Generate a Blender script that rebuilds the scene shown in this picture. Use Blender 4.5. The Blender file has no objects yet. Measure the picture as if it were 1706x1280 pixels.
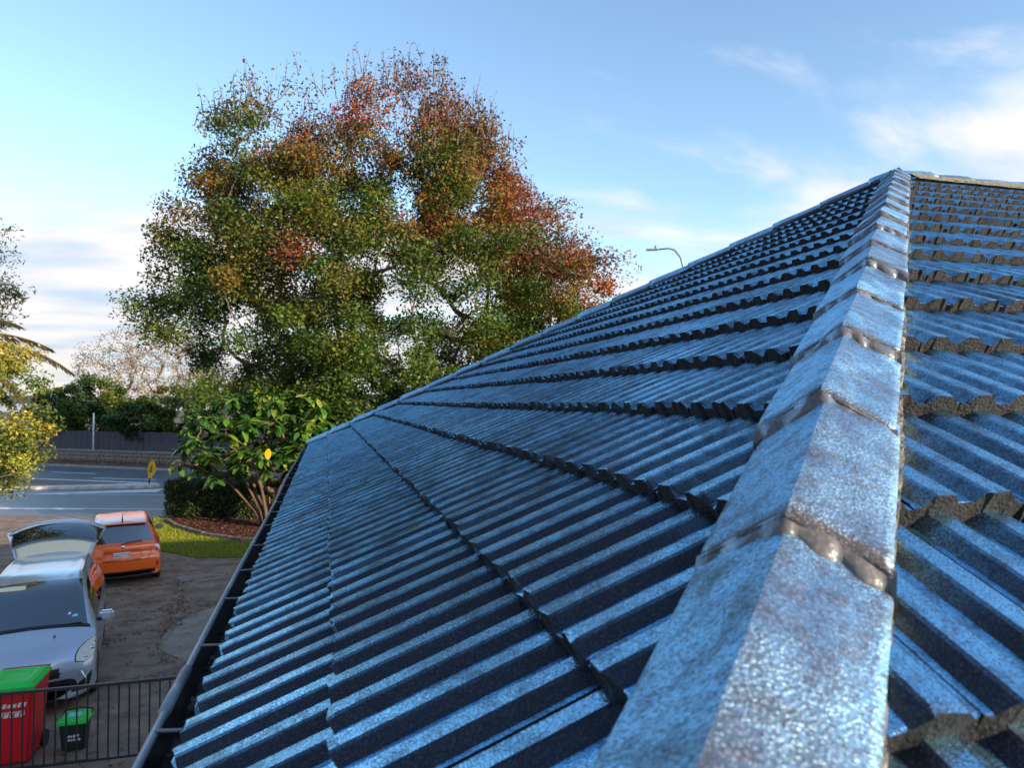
import bpy, bmesh, math, random
import numpy as np
from mathutils import Vector, Matrix
random.seed(7); rng = np.random.default_rng(7)
scene = bpy.context.scene
col = scene.collection
pi = math.pi

# ------------------------------------------------------------------ camera
ZE = 3.85                       # height of the eave above the ground
TH = 0.4704147                  # roof pitch
W = 4.9814                      # half span
CAM = Vector((0.2116, 0.0248, 0.6080 + ZE))
yaw, pit, rol = 0.2594004, 0.0256309, -0.0014263
fw = Vector((math.sin(yaw)*math.cos(pit), math.cos(yaw)*math.cos(pit), math.sin(pit)))
r0 = Vector((math.cos(yaw), -math.sin(yaw), 0)); u0 = r0.cross(fw)
cr, sr = math.cos(rol), math.sin(rol)
rr = cr*r0 + sr*u0; uu = -sr*r0 + cr*u0
cd = bpy.data.cameras.new('camera'); cam = bpy.data.objects.new('camera', cd); col.objects.link(cam)
cam.matrix_world = Matrix(((rr.x, uu.x, -fw.x, CAM.x), (rr.y, uu.y, -fw.y, CAM.y), (rr.z, uu.z, -fw.z, CAM.z), (0, 0, 0, 1)))
cd.sensor_width = 36; cd.lens = 1162.8/1706*36; cd.clip_start = 0.02; cd.clip_end = 20000
cd.dof.use_dof = True; cd.dof.focus_distance = 3.2; cd.dof.aperture_fstop = 7.0
scene.camera = cam

# ------------------------------------------------------------------ world, sun, exposure
SUN_EL = math.radians(14); SUN_H = Vector((0.66, -0.75, 0)).normalized()
sun_dir = Vector((SUN_H.x*math.cos(SUN_EL), SUN_H.y*math.cos(SUN_EL), math.sin(SUN_EL)))
sd = bpy.data.lights.new('sun', 'SUN'); so = bpy.data.objects.new('sun', sd); col.objects.link(so)
sd.energy = 3.8; sd.angle = math.radians(0.6); sd.color = (1.0, 0.80, 0.60)
so.rotation_euler = sun_dir.to_track_quat('Z', 'Y').to_euler(); so.location = (20, -20, 30)
world = bpy.data.worlds.new('World'); scene.world = world; world.use_nodes = True
wn = world.node_tree.nodes; wl = world.node_tree.links; wn.clear()
def wnode(t, **k):
    n = wn.new(t)
    for a, b in k.items(): setattr(n, a, b)
    return n
def wmath(op, a, b=None):
    n = wnode('ShaderNodeMath', operation=op)
    for i, v in enumerate((a, b)):
        if v is None: continue
        if isinstance(v, (int, float)): n.inputs[i].default_value = v
        else: wl.new(v, n.inputs[i])
    return n.outputs[0]
sky = wnode('ShaderNodeTexSky', sky_type='NISHITA', sun_disc=False, sun_elevation=SUN_EL,
            sun_rotation=math.atan2(SUN_H.x, SUN_H.y), altitude=50, air_density=1.0, dust_density=0.5, ozone_density=1.6)
hsv = wnode('ShaderNodeHueSaturation'); hsv.inputs['Saturation'].default_value = 1.04; hsv.inputs['Value'].default_value = 0.95
wl.new(sky.outputs[0], hsv.inputs['Color'])
tc = wnode('ShaderNodeTexCoord'); sep = wnode('ShaderNodeSeparateXYZ'); wl.new(tc.outputs['Generated'], sep.inputs[0])
zc = wmath('MAXIMUM', sep.outputs[2], 0.0); den = wmath('ADD', zc, 0.16)
cmb = wnode('ShaderNodeCombineXYZ')
wl.new(wmath('DIVIDE', sep.outputs[0], den), cmb.inputs[0]); wl.new(wmath('DIVIDE', sep.outputs[1], den), cmb.inputs[1])
mp = wnode('ShaderNodeMapping'); mp.inputs['Rotation'].default_value = (0, 0, 0.5); mp.inputs['Scale'].default_value = (0.62, 1.15, 1); mp.inputs['Location'].default_value = (9.4, 0.0, 0)
wl.new(cmb.outputs[0], mp.inputs[0])
nz = wnode('ShaderNodeTexNoise'); nz.inputs['Scale'].default_value = 0.9; nz.inputs['Detail'].default_value = 7; nz.inputs['Roughness'].default_value = 0.55; nz.inputs['Distortion'].default_value = 0.35
wl.new(mp.outputs[0], nz.inputs['Vector'])
# more cloud towards the horizon, all round
mr = wnode('ShaderNodeMapRange'); mr.inputs[1].default_value = 0.0; mr.inputs[2].default_value = 0.36; mr.inputs[3].default_value = 0.42; mr.inputs[4].default_value = -0.030
wl.new(zc, mr.inputs[0])
mr2 = wnode('ShaderNodeMapRange'); mr2.inputs[1].default_value = 0.48; mr2.inputs[2].default_value = 0.80; mr2.inputs[3].default_value = 0.0; mr2.inputs[4].default_value = -0.14
wl.new(zc, mr2.inputs[0])
cov = wmath('ADD', wmath('ADD', nz.outputs[0], mr.outputs[0]), mr2.outputs[0])
cr2 = wnode('ShaderNodeMapRange', interpolation_type='SMOOTHSTEP'); cr2.inputs[1].default_value = 0.555; cr2.inputs[2].default_value = 0.70; cr2.inputs[3].default_value = 0; cr2.inputs[4].default_value = 0.95
wl.new(cov, cr2.inputs[0])
nz2 = wnode('ShaderNodeTexNoise'); nz2.inputs['Scale'].default_value = 2.6; nz2.inputs['Detail'].default_value = 5; wl.new(mp.outputs[0], nz2.inputs['Vector'])
crmp = wnode('ShaderNodeValToRGB'); wl.new(nz2.outputs[0], crmp.inputs[0])
crmp.color_ramp.elements[0].position = 0.35; crmp.color_ramp.elements[0].color = (1.6, 1.9, 2.35, 1)
crmp.color_ramp.elements[1].position = 0.62; crmp.color_ramp.elements[1].color = (2.85, 2.6, 2.55, 1)
mx = wnode('ShaderNodeMix', data_type='RGBA'); wl.new(cr2.outputs[0], mx.inputs[0]); wl.new(hsv.outputs[0], mx.inputs[6]); mr3 = wnode('ShaderNodeMapRange'); mr3.inputs[1].default_value = 0.0; mr3.inputs[2].default_value = 0.40; mr3.inputs[3].default_value = 0.90; mr3.inputs[4].default_value = 1.30; wl.new(zc, mr3.inputs[0])
vsc = wnode('ShaderNodeVectorMath', operation='SCALE'); wl.new(crmp.outputs[0], vsc.inputs[0]); wl.new(mr3.outputs[0], vsc.inputs['Scale']); wl.new(vsc.outputs[0], mx.inputs[7])
bg = wnode('ShaderNodeBackground'); bg.inputs[1].default_value = 0.15; wl.new(mx.outputs[2], bg.inputs[0])
wo = wnode('ShaderNodeOutputWorld'); wl.new(bg.outputs[0], wo.inputs[0])
scene.view_settings.view_transform = 'Standard'; scene.view_settings.look = 'None'
scene.view_settings.gamma = 1; scene.view_settings.exposure = 1.3; scene.view_settings.use_curve_mapping = False
scene.cycles.max_bounces = 6; scene.cycles.transparent_max_bounces = 6
scene.cycles.sample_clamp_indirect = 6

# ------------------------------------------------------------------ materials
def mat(name, color, rough=0.6, metal=0.0, spec=0.5, noise=None, bump=None, coat=0.0, rnoise=None, trans=0.0, speck=None):
    """noise=(scale, color2, lo, hi[, detail]); bump=(scale, strength, distance); rnoise=(scale, r0, r1); speck=(scale,color,thr)"""
    m = bpy.data.materials.new(name); m.use_nodes = True
    nt = m.node_tree; b = nt.nodes['Principled BSDF']
    b.inputs['Base Color'].default_value = (*color, 1); b.inputs['Roughness'].default_value = rough
    b.inputs['Metallic'].default_value = metal; b.inputs['Specular IOR Level'].default_value = spec
    b.inputs['Coat Weight'].default_value = coat; b.inputs['Coat Roughness'].default_value = 0.04
    if trans: b.inputs['Transmission Weight'].default_value = trans
    tcn = nt.nodes.new('ShaderNodeTexCoord'); src = tcn.outputs['Object']
    cur = None
    if noise:
        n = nt.nodes.new('ShaderNodeTexNoise'); n.inputs['Scale'].default_value = noise[0]; n.inputs['Detail'].default_value = noise[4] if len(noise) > 4 else 6
        nt.links.new(src, n.inputs['Vector'])
        r = nt.nodes.new('ShaderNodeValToRGB'); nt.links.new(n.outputs[0], r.inputs[0])
        r.color_ramp.elements[0].position = noise[2]; r.color_ramp.elements[0].color = (*color, 1)
        r.color_ramp.elements[1].position = noise[3]; r.color_ramp.elements[1].color = (*noise[1], 1)
        cur = r.outputs[0]
    if speck:
        n = nt.nodes.new('ShaderNodeTexNoise'); n.inputs['Scale'].default_value = speck[0]; n.inputs['Detail'].default_value = 2; nt.links.new(src, n.inputs['Vector'])
        r = nt.nodes.new('ShaderNodeMapRange'); r.inputs[1].default_value = speck[2]; r.inputs[2].default_value = speck[2] + 0.07; nt.links.new(n.outputs[0], r.inputs[0])
        x = nt.nodes.new('ShaderNodeMix'); x.data_type = 'RGBA'; nt.links.new(r.outputs[0], x.inputs[0])
        if cur: nt.links.new(cur, x.inputs[6])
        else: x.inputs[6].default_value = (*color, 1)
        x.inputs[7].default_value = (*speck[1], 1); cur = x.outputs[2]
    if cur: nt.links.new(cur, b.inputs['Base Color'])
    if bump:
        n = nt.nodes.new('ShaderNodeTexNoise'); n.inputs['Scale'].default_value = bump[0]; n.inputs['Detail'].default_value = 3; nt.links.new(src, n.inputs['Vector'])
        bp = nt.nodes.new('ShaderNodeBump'); bp.inputs['Strength'].default_value = bump[1]; bp.inputs['Distance'].default_value = bump[2]
        nt.links.new(n.outputs[0], bp.inputs['Height']); nt.links.new(bp.outputs[0], b.inputs['Normal'])
    if rnoise:
        n = nt.nodes.new('ShaderNodeTexNoise'); n.inputs['Scale'].default_value = rnoise[0]; n.inputs['Detail'].default_value = 4; nt.links.new(src, n.inputs['Vector'])
        r = nt.nodes.new('ShaderNodeMapRange'); r.inputs[1].default_value = 0.35; r.inputs[2].default_value = 0.65; r.inputs[3].default_value = rnoise[1]; r.inputs[4].default_value = rnoise[2]
        nt.links.new(n.outputs[0], r.inputs[0]); nt.links.new(r.outputs[0], b.inputs['Roughness'])
    return m

def leaf_mat(name, rough=0.5, transl=0.25, spec=0.4):
    m = bpy.data.materials.new(name); m.use_nodes = True; nt = m.node_tree; b = nt.nodes['Principled BSDF']; out = nt.nodes['Material Output']
    a = nt.nodes.new('ShaderNodeAttribute'); a.attribute_name = 'tint'
    b.inputs['Roughness'].default_value = rough; b.inputs['Specular IOR Level'].default_value = spec
    nt.links.new(a.outputs['Color'], b.inputs['Base Color'])
    t = nt.nodes.new('ShaderNodeBsdfTranslucent'); nt.links.new(a.outputs['Color'], t.inputs[0])
    s = nt.nodes.new('ShaderNodeMixShader'); s.inputs[0].default_value = transl
    nt.links.new(b.outputs[0], s.inputs[1]); nt.links.new(t.outputs[0], s.inputs[2]); nt.links.new(s.outputs[0], out.inputs[0])
    return m

M = {}
def paint(name, base, grain, rough, cell, bstr, f0, f1, tint, smin):
    """fresh roof paint over sandy concrete: grains, wet and drier patches under a glossy blue-grey film"""
    m = bpy.data.materials.new(name); m.use_nodes = True; nt = m.node_tree; b = nt.nodes['Principled BSDF']; L = nt.links
    g = nt.nodes.new('ShaderNodeNewGeometry'); src = g.outputs['Position']
    def noise(sc, det=3, rough_=0.5):
        n = nt.nodes.new('ShaderNodeTexNoise'); n.inputs['Scale'].default_value = sc; n.inputs['Detail'].default_value = det; n.inputs['Roughness'].default_value = rough_; L.new(src, n.inputs['Vector']); return n.outputs[0]
    def rng_(v, a, b_, c, d):
        r = nt.nodes.new('ShaderNodeMapRange'); r.inputs[1].default_value = a; r.inputs[2].default_value = b_; r.inputs[3].default_value = c; r.inputs[4].default_value = d; L.new(v, r.inputs[0]); return r.outputs[0]
    def mul(a_, b_):
        n = nt.nodes.new('ShaderNodeMath'); n.operation = 'MULTIPLY'; L.new(a_, n.inputs[0]); L.new(b_, n.inputs[1]); return n.outputs[0]
    vo = nt.nodes.new('ShaderNodeTexVoronoi'); vo.inputs['Scale'].default_value = cell; vo.inputs['Randomness'].default_value = 1.0
    wv = nt.nodes.new('ShaderNodeVectorMath'); wv.operation = 'ADD'; L.new(src, wv.inputs[0])
    nv_ = nt.nodes.new('ShaderNodeTexNoise'); nv_.inputs['Scale'].default_value = cell*0.6; L.new(src, nv_.inputs['Vector'])
    sc_ = nt.nodes.new('ShaderNodeVectorMath'); sc_.operation = 'SCALE'; sc_.inputs['Scale'].default_value = 1.2/cell; L.new(nv_.outputs['Color'], sc_.inputs[0]); L.new(sc_.outputs[0], wv.inputs[1]); L.new(wv.outputs[0], vo.inputs['Vector'])
    grains = rng_(vo.outputs['Distance'], 0.05, 0.62, 1, 0)
    fine = noise(cell*0.9, 3, 0.65)
    patch = noise(7, 5, 0.65)
    x = nt.nodes.new('ShaderNodeMix'); x.data_type = 'RGBA'; L.new(mul(grains, rng_(fine, 0.40, 0.62, 0, 1)), x.inputs[0]); x.inputs[6].default_value = (*base, 1); x.inputs[7].default_value = (*grain, 1)
    L.new(x.outputs[2], b.inputs['Base Color']); b.inputs['Roughness'].default_value = 0.55; b.inputs['Specular IOR Level'].default_value = 0.3
    bp = nt.nodes.new('ShaderNodeBump'); bp.inputs['Distance'].default_value = 0.45/cell
    L.new(rng_(patch, 0.38, 0.60, bstr*0.35, bstr), bp.inputs['Strength']); L.new(grains, bp.inputs['Height'])
    bp2 = nt.nodes.new('ShaderNodeBump'); bp2.inputs['Distance'].default_value = 0.004; bp2.inputs['Strength'].default_value = 0.10
    L.new(noise(30, 3), bp2.inputs['Height']); L.new(bp.outputs[0], bp2.inputs['Normal']); L.new(bp2.outputs[0], b.inputs['Normal'])
    oi = nt.nodes.new('ShaderNodeObjectInfo')
    lw = nt.nodes.new('ShaderNodeLayerWeight'); lw.inputs['Blend'].default_value = 0.5
    fac = mul(rng_(lw.outputs['Facing'], f0, f1, 0.018, 1.0), mul(mul(rng_(fine, 0.38, 0.54, smin, 1.0), rng_(patch, 0.30, 0.55, 0.55, 1.0)), mul(rng_(noise(24, 5, 0.7), 0.40, 0.52, 0.55, 1.0), rng_(oi.outputs['Random'], 0, 1, 0.80, 1.35))))
    gl = nt.nodes.new('ShaderNodeBsdfAnisotropic') if hasattr(bpy.types, 'ShaderNodeBsdfAnisotropic') else nt.nodes.new('ShaderNodeBsdfGlossy')
    gl.inputs['Color'].default_value = (*tint, 1); L.new(bp2.outputs[0], gl.inputs['Normal']); L.new(rng_(patch, 0.36, 0.62, rough[0], rough[1]), gl.inputs['Roughness'])
    mxs = nt.nodes.new('ShaderNodeMixShader'); L.new(fac, mxs.inputs[0]); L.new(b.outputs[0], mxs.inputs[1]); L.new(gl.outputs[0], mxs.inputs[2])
    L.new(mxs.outputs[0], nt.nodes['Material Output'].inputs[0])
    return m
M['tile'] = paint('tile_paint', (0.004, 0.006, 0.015), (0.075, 0.058, 0.060), (0.07, 0.20), 330, 0.42, 0.15, 0.44, (0.40, 0.76, 1.0), 0.34)
M['cap'] = paint('cap_paint', (0.040, 0.040, 0.048), (0.25, 0.215, 0.20), (0.30, 0.52), 210, 0.52, 0.18, 0.78, (0.42, 0.76, 1.0), 0.34)
M['mortar'] = paint('painted_mortar', (0.085, 0.080, 0.078), (0.16, 0.14, 0.125), (0.16, 0.36), 110, 0.22, 0.20, 0.85, (0.56, 0.82, 1.0), 0.7)
M['bed'] = mat('bare_mortar', (0.07, 0.062, 0.052), 0.9, bump=(90, 0.9, 0.01), noise=(40, (0.30, 0.25, 0.20), 0.38, 0.66), speck=(120, (0.05, 0.045, 0.04), 0.6))
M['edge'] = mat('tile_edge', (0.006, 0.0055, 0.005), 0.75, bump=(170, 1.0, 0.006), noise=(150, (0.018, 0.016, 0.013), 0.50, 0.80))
M['ridgebed'] = mat('ridge_mortar_lichen', (0.11, 0.095, 0.062), 0.95, bump=(80, 0.9, 0.01), noise=(45, (0.25, 0.22, 0.145), 0.35, 0.65))
M['under'] = mat('roof_underlay', (0.008, 0.008, 0.009), 0.9)
M['gutter'] = mat('gutter_paint', (0.20, 0.23, 0.27), 0.30, spec=0.6, noise=(6, (0.34, 0.37, 0.40), 0.4, 0.7))
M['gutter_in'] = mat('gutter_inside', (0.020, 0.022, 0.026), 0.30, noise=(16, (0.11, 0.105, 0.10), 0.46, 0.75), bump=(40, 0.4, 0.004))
M['strap'] = mat('gutter_strap', (0.17, 0.17, 0.18), 0.5, metal=0.3)
M['wallpaint'] = mat('house_wall', (0.55, 0.52, 0.47), 0.8, noise=(3, (0.48, 0.45, 0.4), 0.4, 0.7))
M['fascia'] = mat('fascia', (0.5, 0.5, 0.5), 0.6)
M['asphalt'] = mat('driveway_asphalt', (0.150, 0.098, 0.066), 0.80, noise=(2.3, (0.32, 0.215, 0.148), 0.35, 0.68, 9), bump=(60, 0.5, 0.01), speck=(28, (0.36, 0.28, 0.22), 0.64))
M['road'] = mat('road_asphalt', (0.080, 0.086, 0.098), 0.42, noise=(0.35, (0.125, 0.13, 0.14), 0.35, 0.7, 8), bump=(45, 0.3, 0.01))
M['roadpaint'] = mat('road_paint', (0.72, 0.72, 0.70), 0.6, noise=(2.5, (0.5, 0.5, 0.49), 0.45, 0.75))
M['kerb'] = mat('kerb_concrete', (0.36, 0.33, 0.30), 0.85, noise=(4, (0.24, 0.21, 0.19), 0.4, 0.7))
M['kerbwhite'] = mat('kerb_white', (0.66, 0.60, 0.55), 0.8, noise=(3, (0.45, 0.38, 0.33), 0.45, 0.72))
M['concrete'] = mat('old_concrete', (0.33, 0.255, 0.19), 0.9, noise=(2.2, (0.19, 0.16, 0.135), 0.4, 0.72, 9), bump=(50, 0.4, 0.006), speck=(40, (0.30, 0.27, 0.23), 0.68))
M['island'] = mat('island_paving', (0.23, 0.15, 0.125), 0.9, noise=(5, (0.16, 0.11, 0.09), 0.4, 0.7))
M['verge'] = mat('leafy_verge', (0.17, 0.105, 0.065), 0.95, noise=(1.8, (0.10, 0.072, 0.05), 0.35, 0.7, 8))
M['crack'] = mat('crack_dirt', (0.36, 0.25, 0.16), 0.95, noise=(9, (0.10, 0.07, 0.05), 0.45, 0.7))
M['ground'] = mat('ground_earth', (0.075, 0.085, 0.035), 0.95, noise=(0.15, (0.10, 0.085, 0.05), 0.4, 0.7, 8))
M['soil'] = mat('garden_soil', (0.060, 0.034, 0.024), 0.95, noise=(7, (0.10, 0.05, 0.035), 0.4, 0.7), bump=(25, 0.8, 0.03))
M['turf'] = mat('turf', (0.10, 0.12, 0.014), 0.9, noise=(2, (0.16, 0.16, 0.02), 0.4, 0.7))
M['water'] = mat('sea_water', (0.02, 0.04, 0.06), 0.12, bump=(0.2, 0.3, 0.5))
M['hill'] = mat('far_hill', (0.05, 0.07, 0.05), 0.95)
M['edging'] = mat('edging_stone', (0.15, 0.125, 0.105), 0.9, noise=(5, (0.09, 0.07, 0.06), 0.4, 0.7))
M['leaf'] = leaf_mat('leaf'); M['gloss_leaf'] = leaf_mat('glossy_leaf', 0.25, 0.15, 0.6)
M['bark'] = mat('grey_bark', (0.16, 0.125, 0.10), 0.9, noise=(5, (0.07, 0.055, 0.045), 0.4, 0.65), bump=(14, 0.8, 0.03))
M['redbark'] = mat('brown_bark', (0.105, 0.065, 0.045), 0.85, noise=(6, (0.12, 0.07, 0.05), 0.4, 0.65), bump=(18, 0.6, 0.02))
M['twig'] = mat('pale_twig', (0.24, 0.19, 0.15), 0.9)
M['stone'] = mat('basalt', (0.16, 0.12, 0.10), 0.9, noise=(3, (0.30, 0.235, 0.19), 0.4, 0.7), bump=(9, 0.8, 0.04))
M['pointing'] = mat('wall_pointing', (0.60, 0.53, 0.46), 0.9)
M['fence_board'] = mat('dark_fence_board', (0.040, 0.043, 0.058), 0.6, noise=(1.3, (0.055, 0.058, 0.075), 0.4, 0.7))
M['railing'] = mat('black_railing', (0.018, 0.019, 0.021), 0.38, spec=0.6)
M['white'] = mat('white_paint', (0.72, 0.72, 0.72), 0.5)
M['yellow'] = mat('sign_yellow', (0.90, 0.47, 0.012), 0.45)
M['black'] = mat('black_plastic', (0.012, 0.012, 0.013), 0.5)
M['rubber'] = mat('tyre_rubber', (0.014, 0.014, 0.014), 0.8)
M['rim'] = mat('alloy_rim', (0.45, 0.45, 0.46), 0.3, metal=0.9)
M['steel'] = mat('galvanised_steel', (0.30, 0.31, 0.33), 0.45, metal=0.5)
M['silver'] = mat('silver_car_paint', (0.52, 0.57, 0.65), 0.30, metal=0.55, coat=1.0)
M['orange'] = mat('orange_car_paint', (0.82, 0.12, 0.006), 0.32, metal=0.1, coat=1.0)
M['glass'] = mat('car_glass', (0.006, 0.012, 0.018), 0.03, spec=1.0, coat=1.0); M['glass'].node_tree.nodes['Principled BSDF'].inputs['IOR'].default_value = 1.9
M['lens'] = mat('headlamp_lens', (0.66, 0.60, 0.49), 0.10, coat=1.0)
M['amber'] = mat('amber_lens', (0.55, 0.22, 0.05), 0.15, coat=1.0)
M['tail'] = mat('tail_lamp_red', (0.42, 0.010, 0.018), 0.12, coat=1.0)
M['tailclear'] = mat('tail_lamp_clear', (0.70, 0.60, 0.58), 0.12, coat=1.0)
M['cream'] = mat('cream_trim', (0.78, 0.66, 0.46), 0.6)
M['plate'] = mat('number_plate', (0.75, 0.75, 0.70), 0.4)
M['chrome'] = mat('chrome', (0.75, 0.75, 0.76), 0.12, metal=1.0)
M['redbin'] = mat('red_bin_plastic', (0.70, 0.008, 0.022), 0.42, noise=(2, (0.60, 0.008, 0.018), 0.4, 0.7))
M['greenlid'] = mat('green_lid_plastic', (0.015, 0.62, 0.06), 0.40, noise=(4, (0.02, 0.54, 0.07), 0.4, 0.7))
M['darkgreen'] = mat('dark_green_bin', (0.010, 0.022, 0.018), 0.45)
M['sticker'] = mat('sticker', (0.30, 0.62, 0.72), 0.5)

# ------------------------------------------------------------------ helpers
def link(o, parent=None):
    col.objects.link(o)
    if parent is not None: o.parent = parent
    return o
def tag(o, label=None, cat=None, group=None, kind=None):
    if label: o['label'] = label
    if cat: o['category'] = cat
    if group: o['group'] = group
    if kind: o['kind'] = kind
    return o
def empty(name, loc=(0, 0, 0), rz=0, label=None, cat=None, group=None):
    o = bpy.data.objects.new(name, None); o.location = loc; o.rotation_euler = (0, 0, rz); link(o); o.empty_display_size = 0.3
    return tag(o, label, cat, group)
def mesh_obj(name, verts, faces, material, parent=None, smooth=False, mats=None, midx=None):
    me = bpy.data.meshes.new(name); me.from_pydata([tuple(v) for v in verts], [], [tuple(f) for f in faces])
    for m in (mats or [material]): me.materials.append(m)
    if midx is not None: me.polygons.foreach_set('material_index', midx)
    if smooth: me.polygons.foreach_set('use_smooth', [True]*len(me.polygons))
    me.update()
    return link(bpy.data.objects.new(name, me), parent)
def bm_obj(name, bm, material, parent=None, smooth=False):
    me = bpy.data.meshes.new(name); bm.normal_update(); bm.to_mesh(me); bm.free(); me.materials.append(material)
    if smooth: me.polygons.foreach_set('use_smooth', [True]*len(me.polygons))
    return link(bpy.data.objects.new(name, me), parent)
def bx(bm, c, s, rot=None, bevel=0.0):
    r = bmesh.ops.create_cube(bm, size=1); vs = r['verts']
    bmesh.ops.scale(bm, vec=s, verts=vs)
    if bevel: 
        es = list({e for v in vs for e in v.link_edges}); q = bmesh.ops.bevel(bm, geom=es, offset=bevel, segments=2, affect='EDGES'); vs = list({v for f in q['faces'] for v in f.verts} | {v for v in vs if v.is_valid})
    if rot is not None: bmesh.ops.transform(bm, matrix=rot, verts=vs)
    bmesh.ops.translate(bm, vec=c, verts=vs); return vs
def box(name, c, s, material, parent=None, bevel=0.0, rz=0, rot=None):
    bm = bmesh.new(); bx(bm, c, s, rot if rot is not None else (Matrix.Rotation(rz, 4, 'Z') if rz else None), bevel); return bm_obj(name, bm, material, parent)
def tube_geo(pts, rad, n=8):
    pts = [Vector(p) for p in pts]; V = []; F = []
    for i, p in enumerate(pts):
        t = (pts[min(i+1, len(pts)-1)] - pts[max(i-1, 0)]).normalized()
        a = t.orthogonal().normalized() if i == 0 else (a - t*a.dot(t)).normalized()
        b = t.cross(a); r = rad[i] if hasattr(rad, '__len__') else rad
        for k in range(n):
            an = 2*pi*k/n; V.append(p + a*math.cos(an)*r + b*math.sin(an)*r)
    for i in range(len(pts)-1):
        for k in range(n): F.append((i*n+k, i*n+(k+1) % n, (i+1)*n+(k+1) % n, (i+1)*n+k))
    F.append(tuple(reversed(range(n)))); F.append(tuple(range((len(pts)-1)*n, len(pts)*n)))
    return V, F
def tube(name, pts, rad, material, parent=None, n=8):
    V, F = tube_geo(pts, rad, n); return mesh_obj(name, V, F, material, parent, True)
def sheet(name, pts, z, material, kind='structure', parent=None, thick=0):
    V = [(x, y, z) for x, y in pts]; n = len(V)
    if not thick: return tag(mesh_obj(name, V, [range(n)], material, parent), kind=kind)
    V2 = V + [(x, y, z-thick) for x, y in pts]
    F = [tuple(range(n))] + [(i, i+n, (i+1) % n+n, (i+1) % n) for i in range(n)]
    o = mesh_obj(name, V2, F, material, parent)
    return tag(o, kind=kind)
def vnoise(seed):
    """cheap smooth 3D noise"""
    rg = np.random.default_rng(seed); K = rg.normal(size=(10, 3)); ph = rg.uniform(0, 2*pi, 10)
    def f(p, s=1.0): return float(np.sin((K @ (np.asarray(p)*s)) + ph).mean())*1.6
    return f

# bulk leaves: every leaf a folded diamond of its own size, turn and tint
def leaves(name, pos, size, tint, material, parent, aspect=0.55, up=0.35, dirs=None):
    n = len(pos); pos = np.asarray(pos)
    nrm = rng.normal(size=(n, 3)); nrm[:, 2] = np.abs(nrm[:, 2]) + up; nrm /= np.linalg.norm(nrm, axis=1)[:, None]
    a = rng.normal(size=(n, 3)) if dirs is None else dirs + rng.normal(size=(n, 3))*0.4
    a -= nrm*np.sum(a*nrm, 1)[:, None]; a /= np.linalg.norm(a, axis=1)[:, None] + 1e-9
    b = np.cross(nrm, a); s = (np.asarray(size)*rng.uniform(0.65, 1.3, n))[:, None]
    w = s*aspect
    v = np.stack([pos - a*s*0.5, pos + b*w*0.5 + nrm*s*0.10, pos + a*s*0.5, pos - b*w*0.5 + nrm*s*0.10], 1).reshape(-1, 3)
    me = bpy.data.meshes.new(name); me.vertices.add(4*n); me.vertices.foreach_set('co', v.ravel())
    me.loops.add(4*n); me.loops.foreach_set('vertex_index', np.arange(4*n, dtype=np.int32))
    me.polygons.add(n); me.polygons.foreach_set('loop_start', np.arange(0, 4*n, 4, dtype=np.int32))
    me.update(calc_edges=True)
    ca = me.color_attributes.new('tint', 'FLOAT_COLOR', 'POINT')
    t = np.ones((n, 4)); t[:, :3] = tint; ca.data.foreach_set('color', np.repeat(t, 4, axis=0).ravel())
    me.materials.append(material); me.validate()
    return tag(link(bpy.data.objects.new(name, me), parent), kind='stuff')

def pick(cols, w, n, jit=0.25):
    c = np.array(cols)[rng.choice(len(cols), n, p=np.array(w)/sum(w))]
    return np.clip(c*rng.uniform(1-jit, 1+jit, (n, 1))*rng.uniform(0.9, 1.1, (n, 3)), 0, 1)

# skeleton: join cluster points to the nearest earlier node, thickness by the pipe rule
def skeleton(trunk_pts, targets, tip=0.012, power=2.3, up=0.6, sub=3, wob=0.12):
    nodes = [np.array(p, float) for p in trunk_pts]; par = [-1] + list(range(len(nodes)-1))
    base = nodes[0]; start = len(nodes)//2
    order = sorted(range(len(targets)), key=lambda i: np.linalg.norm(targets[i]-nodes[start]))
    tipnodes = {}
    for i in order:
        t = np.asarray(targets[i]); A = np.array(nodes[1:]); d = t - A
        L = np.linalg.norm(d, axis=1) + 1e-6
        cost = L*(1 + up*np.clip(0.55 - d[:, 2]/L, 0, 2)) ; cost[:max(0, start-2)] *= 2.5
        j = int(np.argmin(cost)) + 1; p0 = nodes[j]; prev = j; D = np.linalg.norm(t-p0)
        for k in range(1, sub+1):
            f = k/sub; q = p0*(1-f) + t*f + np.array([0, 0, -D*0.10*math.sin(pi*f)]) + rng.normal(size=3)*D*wob*0.35*(k < sub)
            nodes.append(q); par.append(prev); prev = len(nodes)-1
        tipnodes[i] = prev
    n = len(nodes); acc = np.zeros(n)
    child = np.zeros(n, int)
    for i in range(n):
        if par[i] >= 0: child[par[i]] += 1
    for i in range(n-1, -1, -1):
        if child[i] == 0: acc[i] = tip**power
        if par[i] >= 0: acc[par[i]] += acc[i]
    return np.array(nodes), par, acc**(1/power)
def skeleton_mesh(name, nodes, par, rad, material, parent, sides=6, rmax=None):
    V = []; F = []
    for i, p in enumerate(par):
        if p < 0: continue
        a, b = Vector(nodes[p]), Vector(nodes[i]); d = b-a
        if d.length < 1e-5: continue
        x = d.orthogonal().normalized(); y = d.normalized().cross(x)
        ra = min(rad[p], rad[i]*1.25); rb = rad[i]
        if rmax: ra = min(ra, rmax); rb = min(rb, rmax)
        k = sides if rb > 0.03 else 4; o = len(V)
        for (c, r) in ((a - d*0.04, ra), (b, rb)):
            for s in range(k):
                an = 2*pi*s/k; V.append(c + x*math.cos(an)*r + y*math.sin(an)*r)
        for s in range(k): F.append((o+s, o+(s+1) % k, o+k+(s+1) % k, o+k+s))
    return mesh_obj(name, V, F, material, parent, True)
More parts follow.
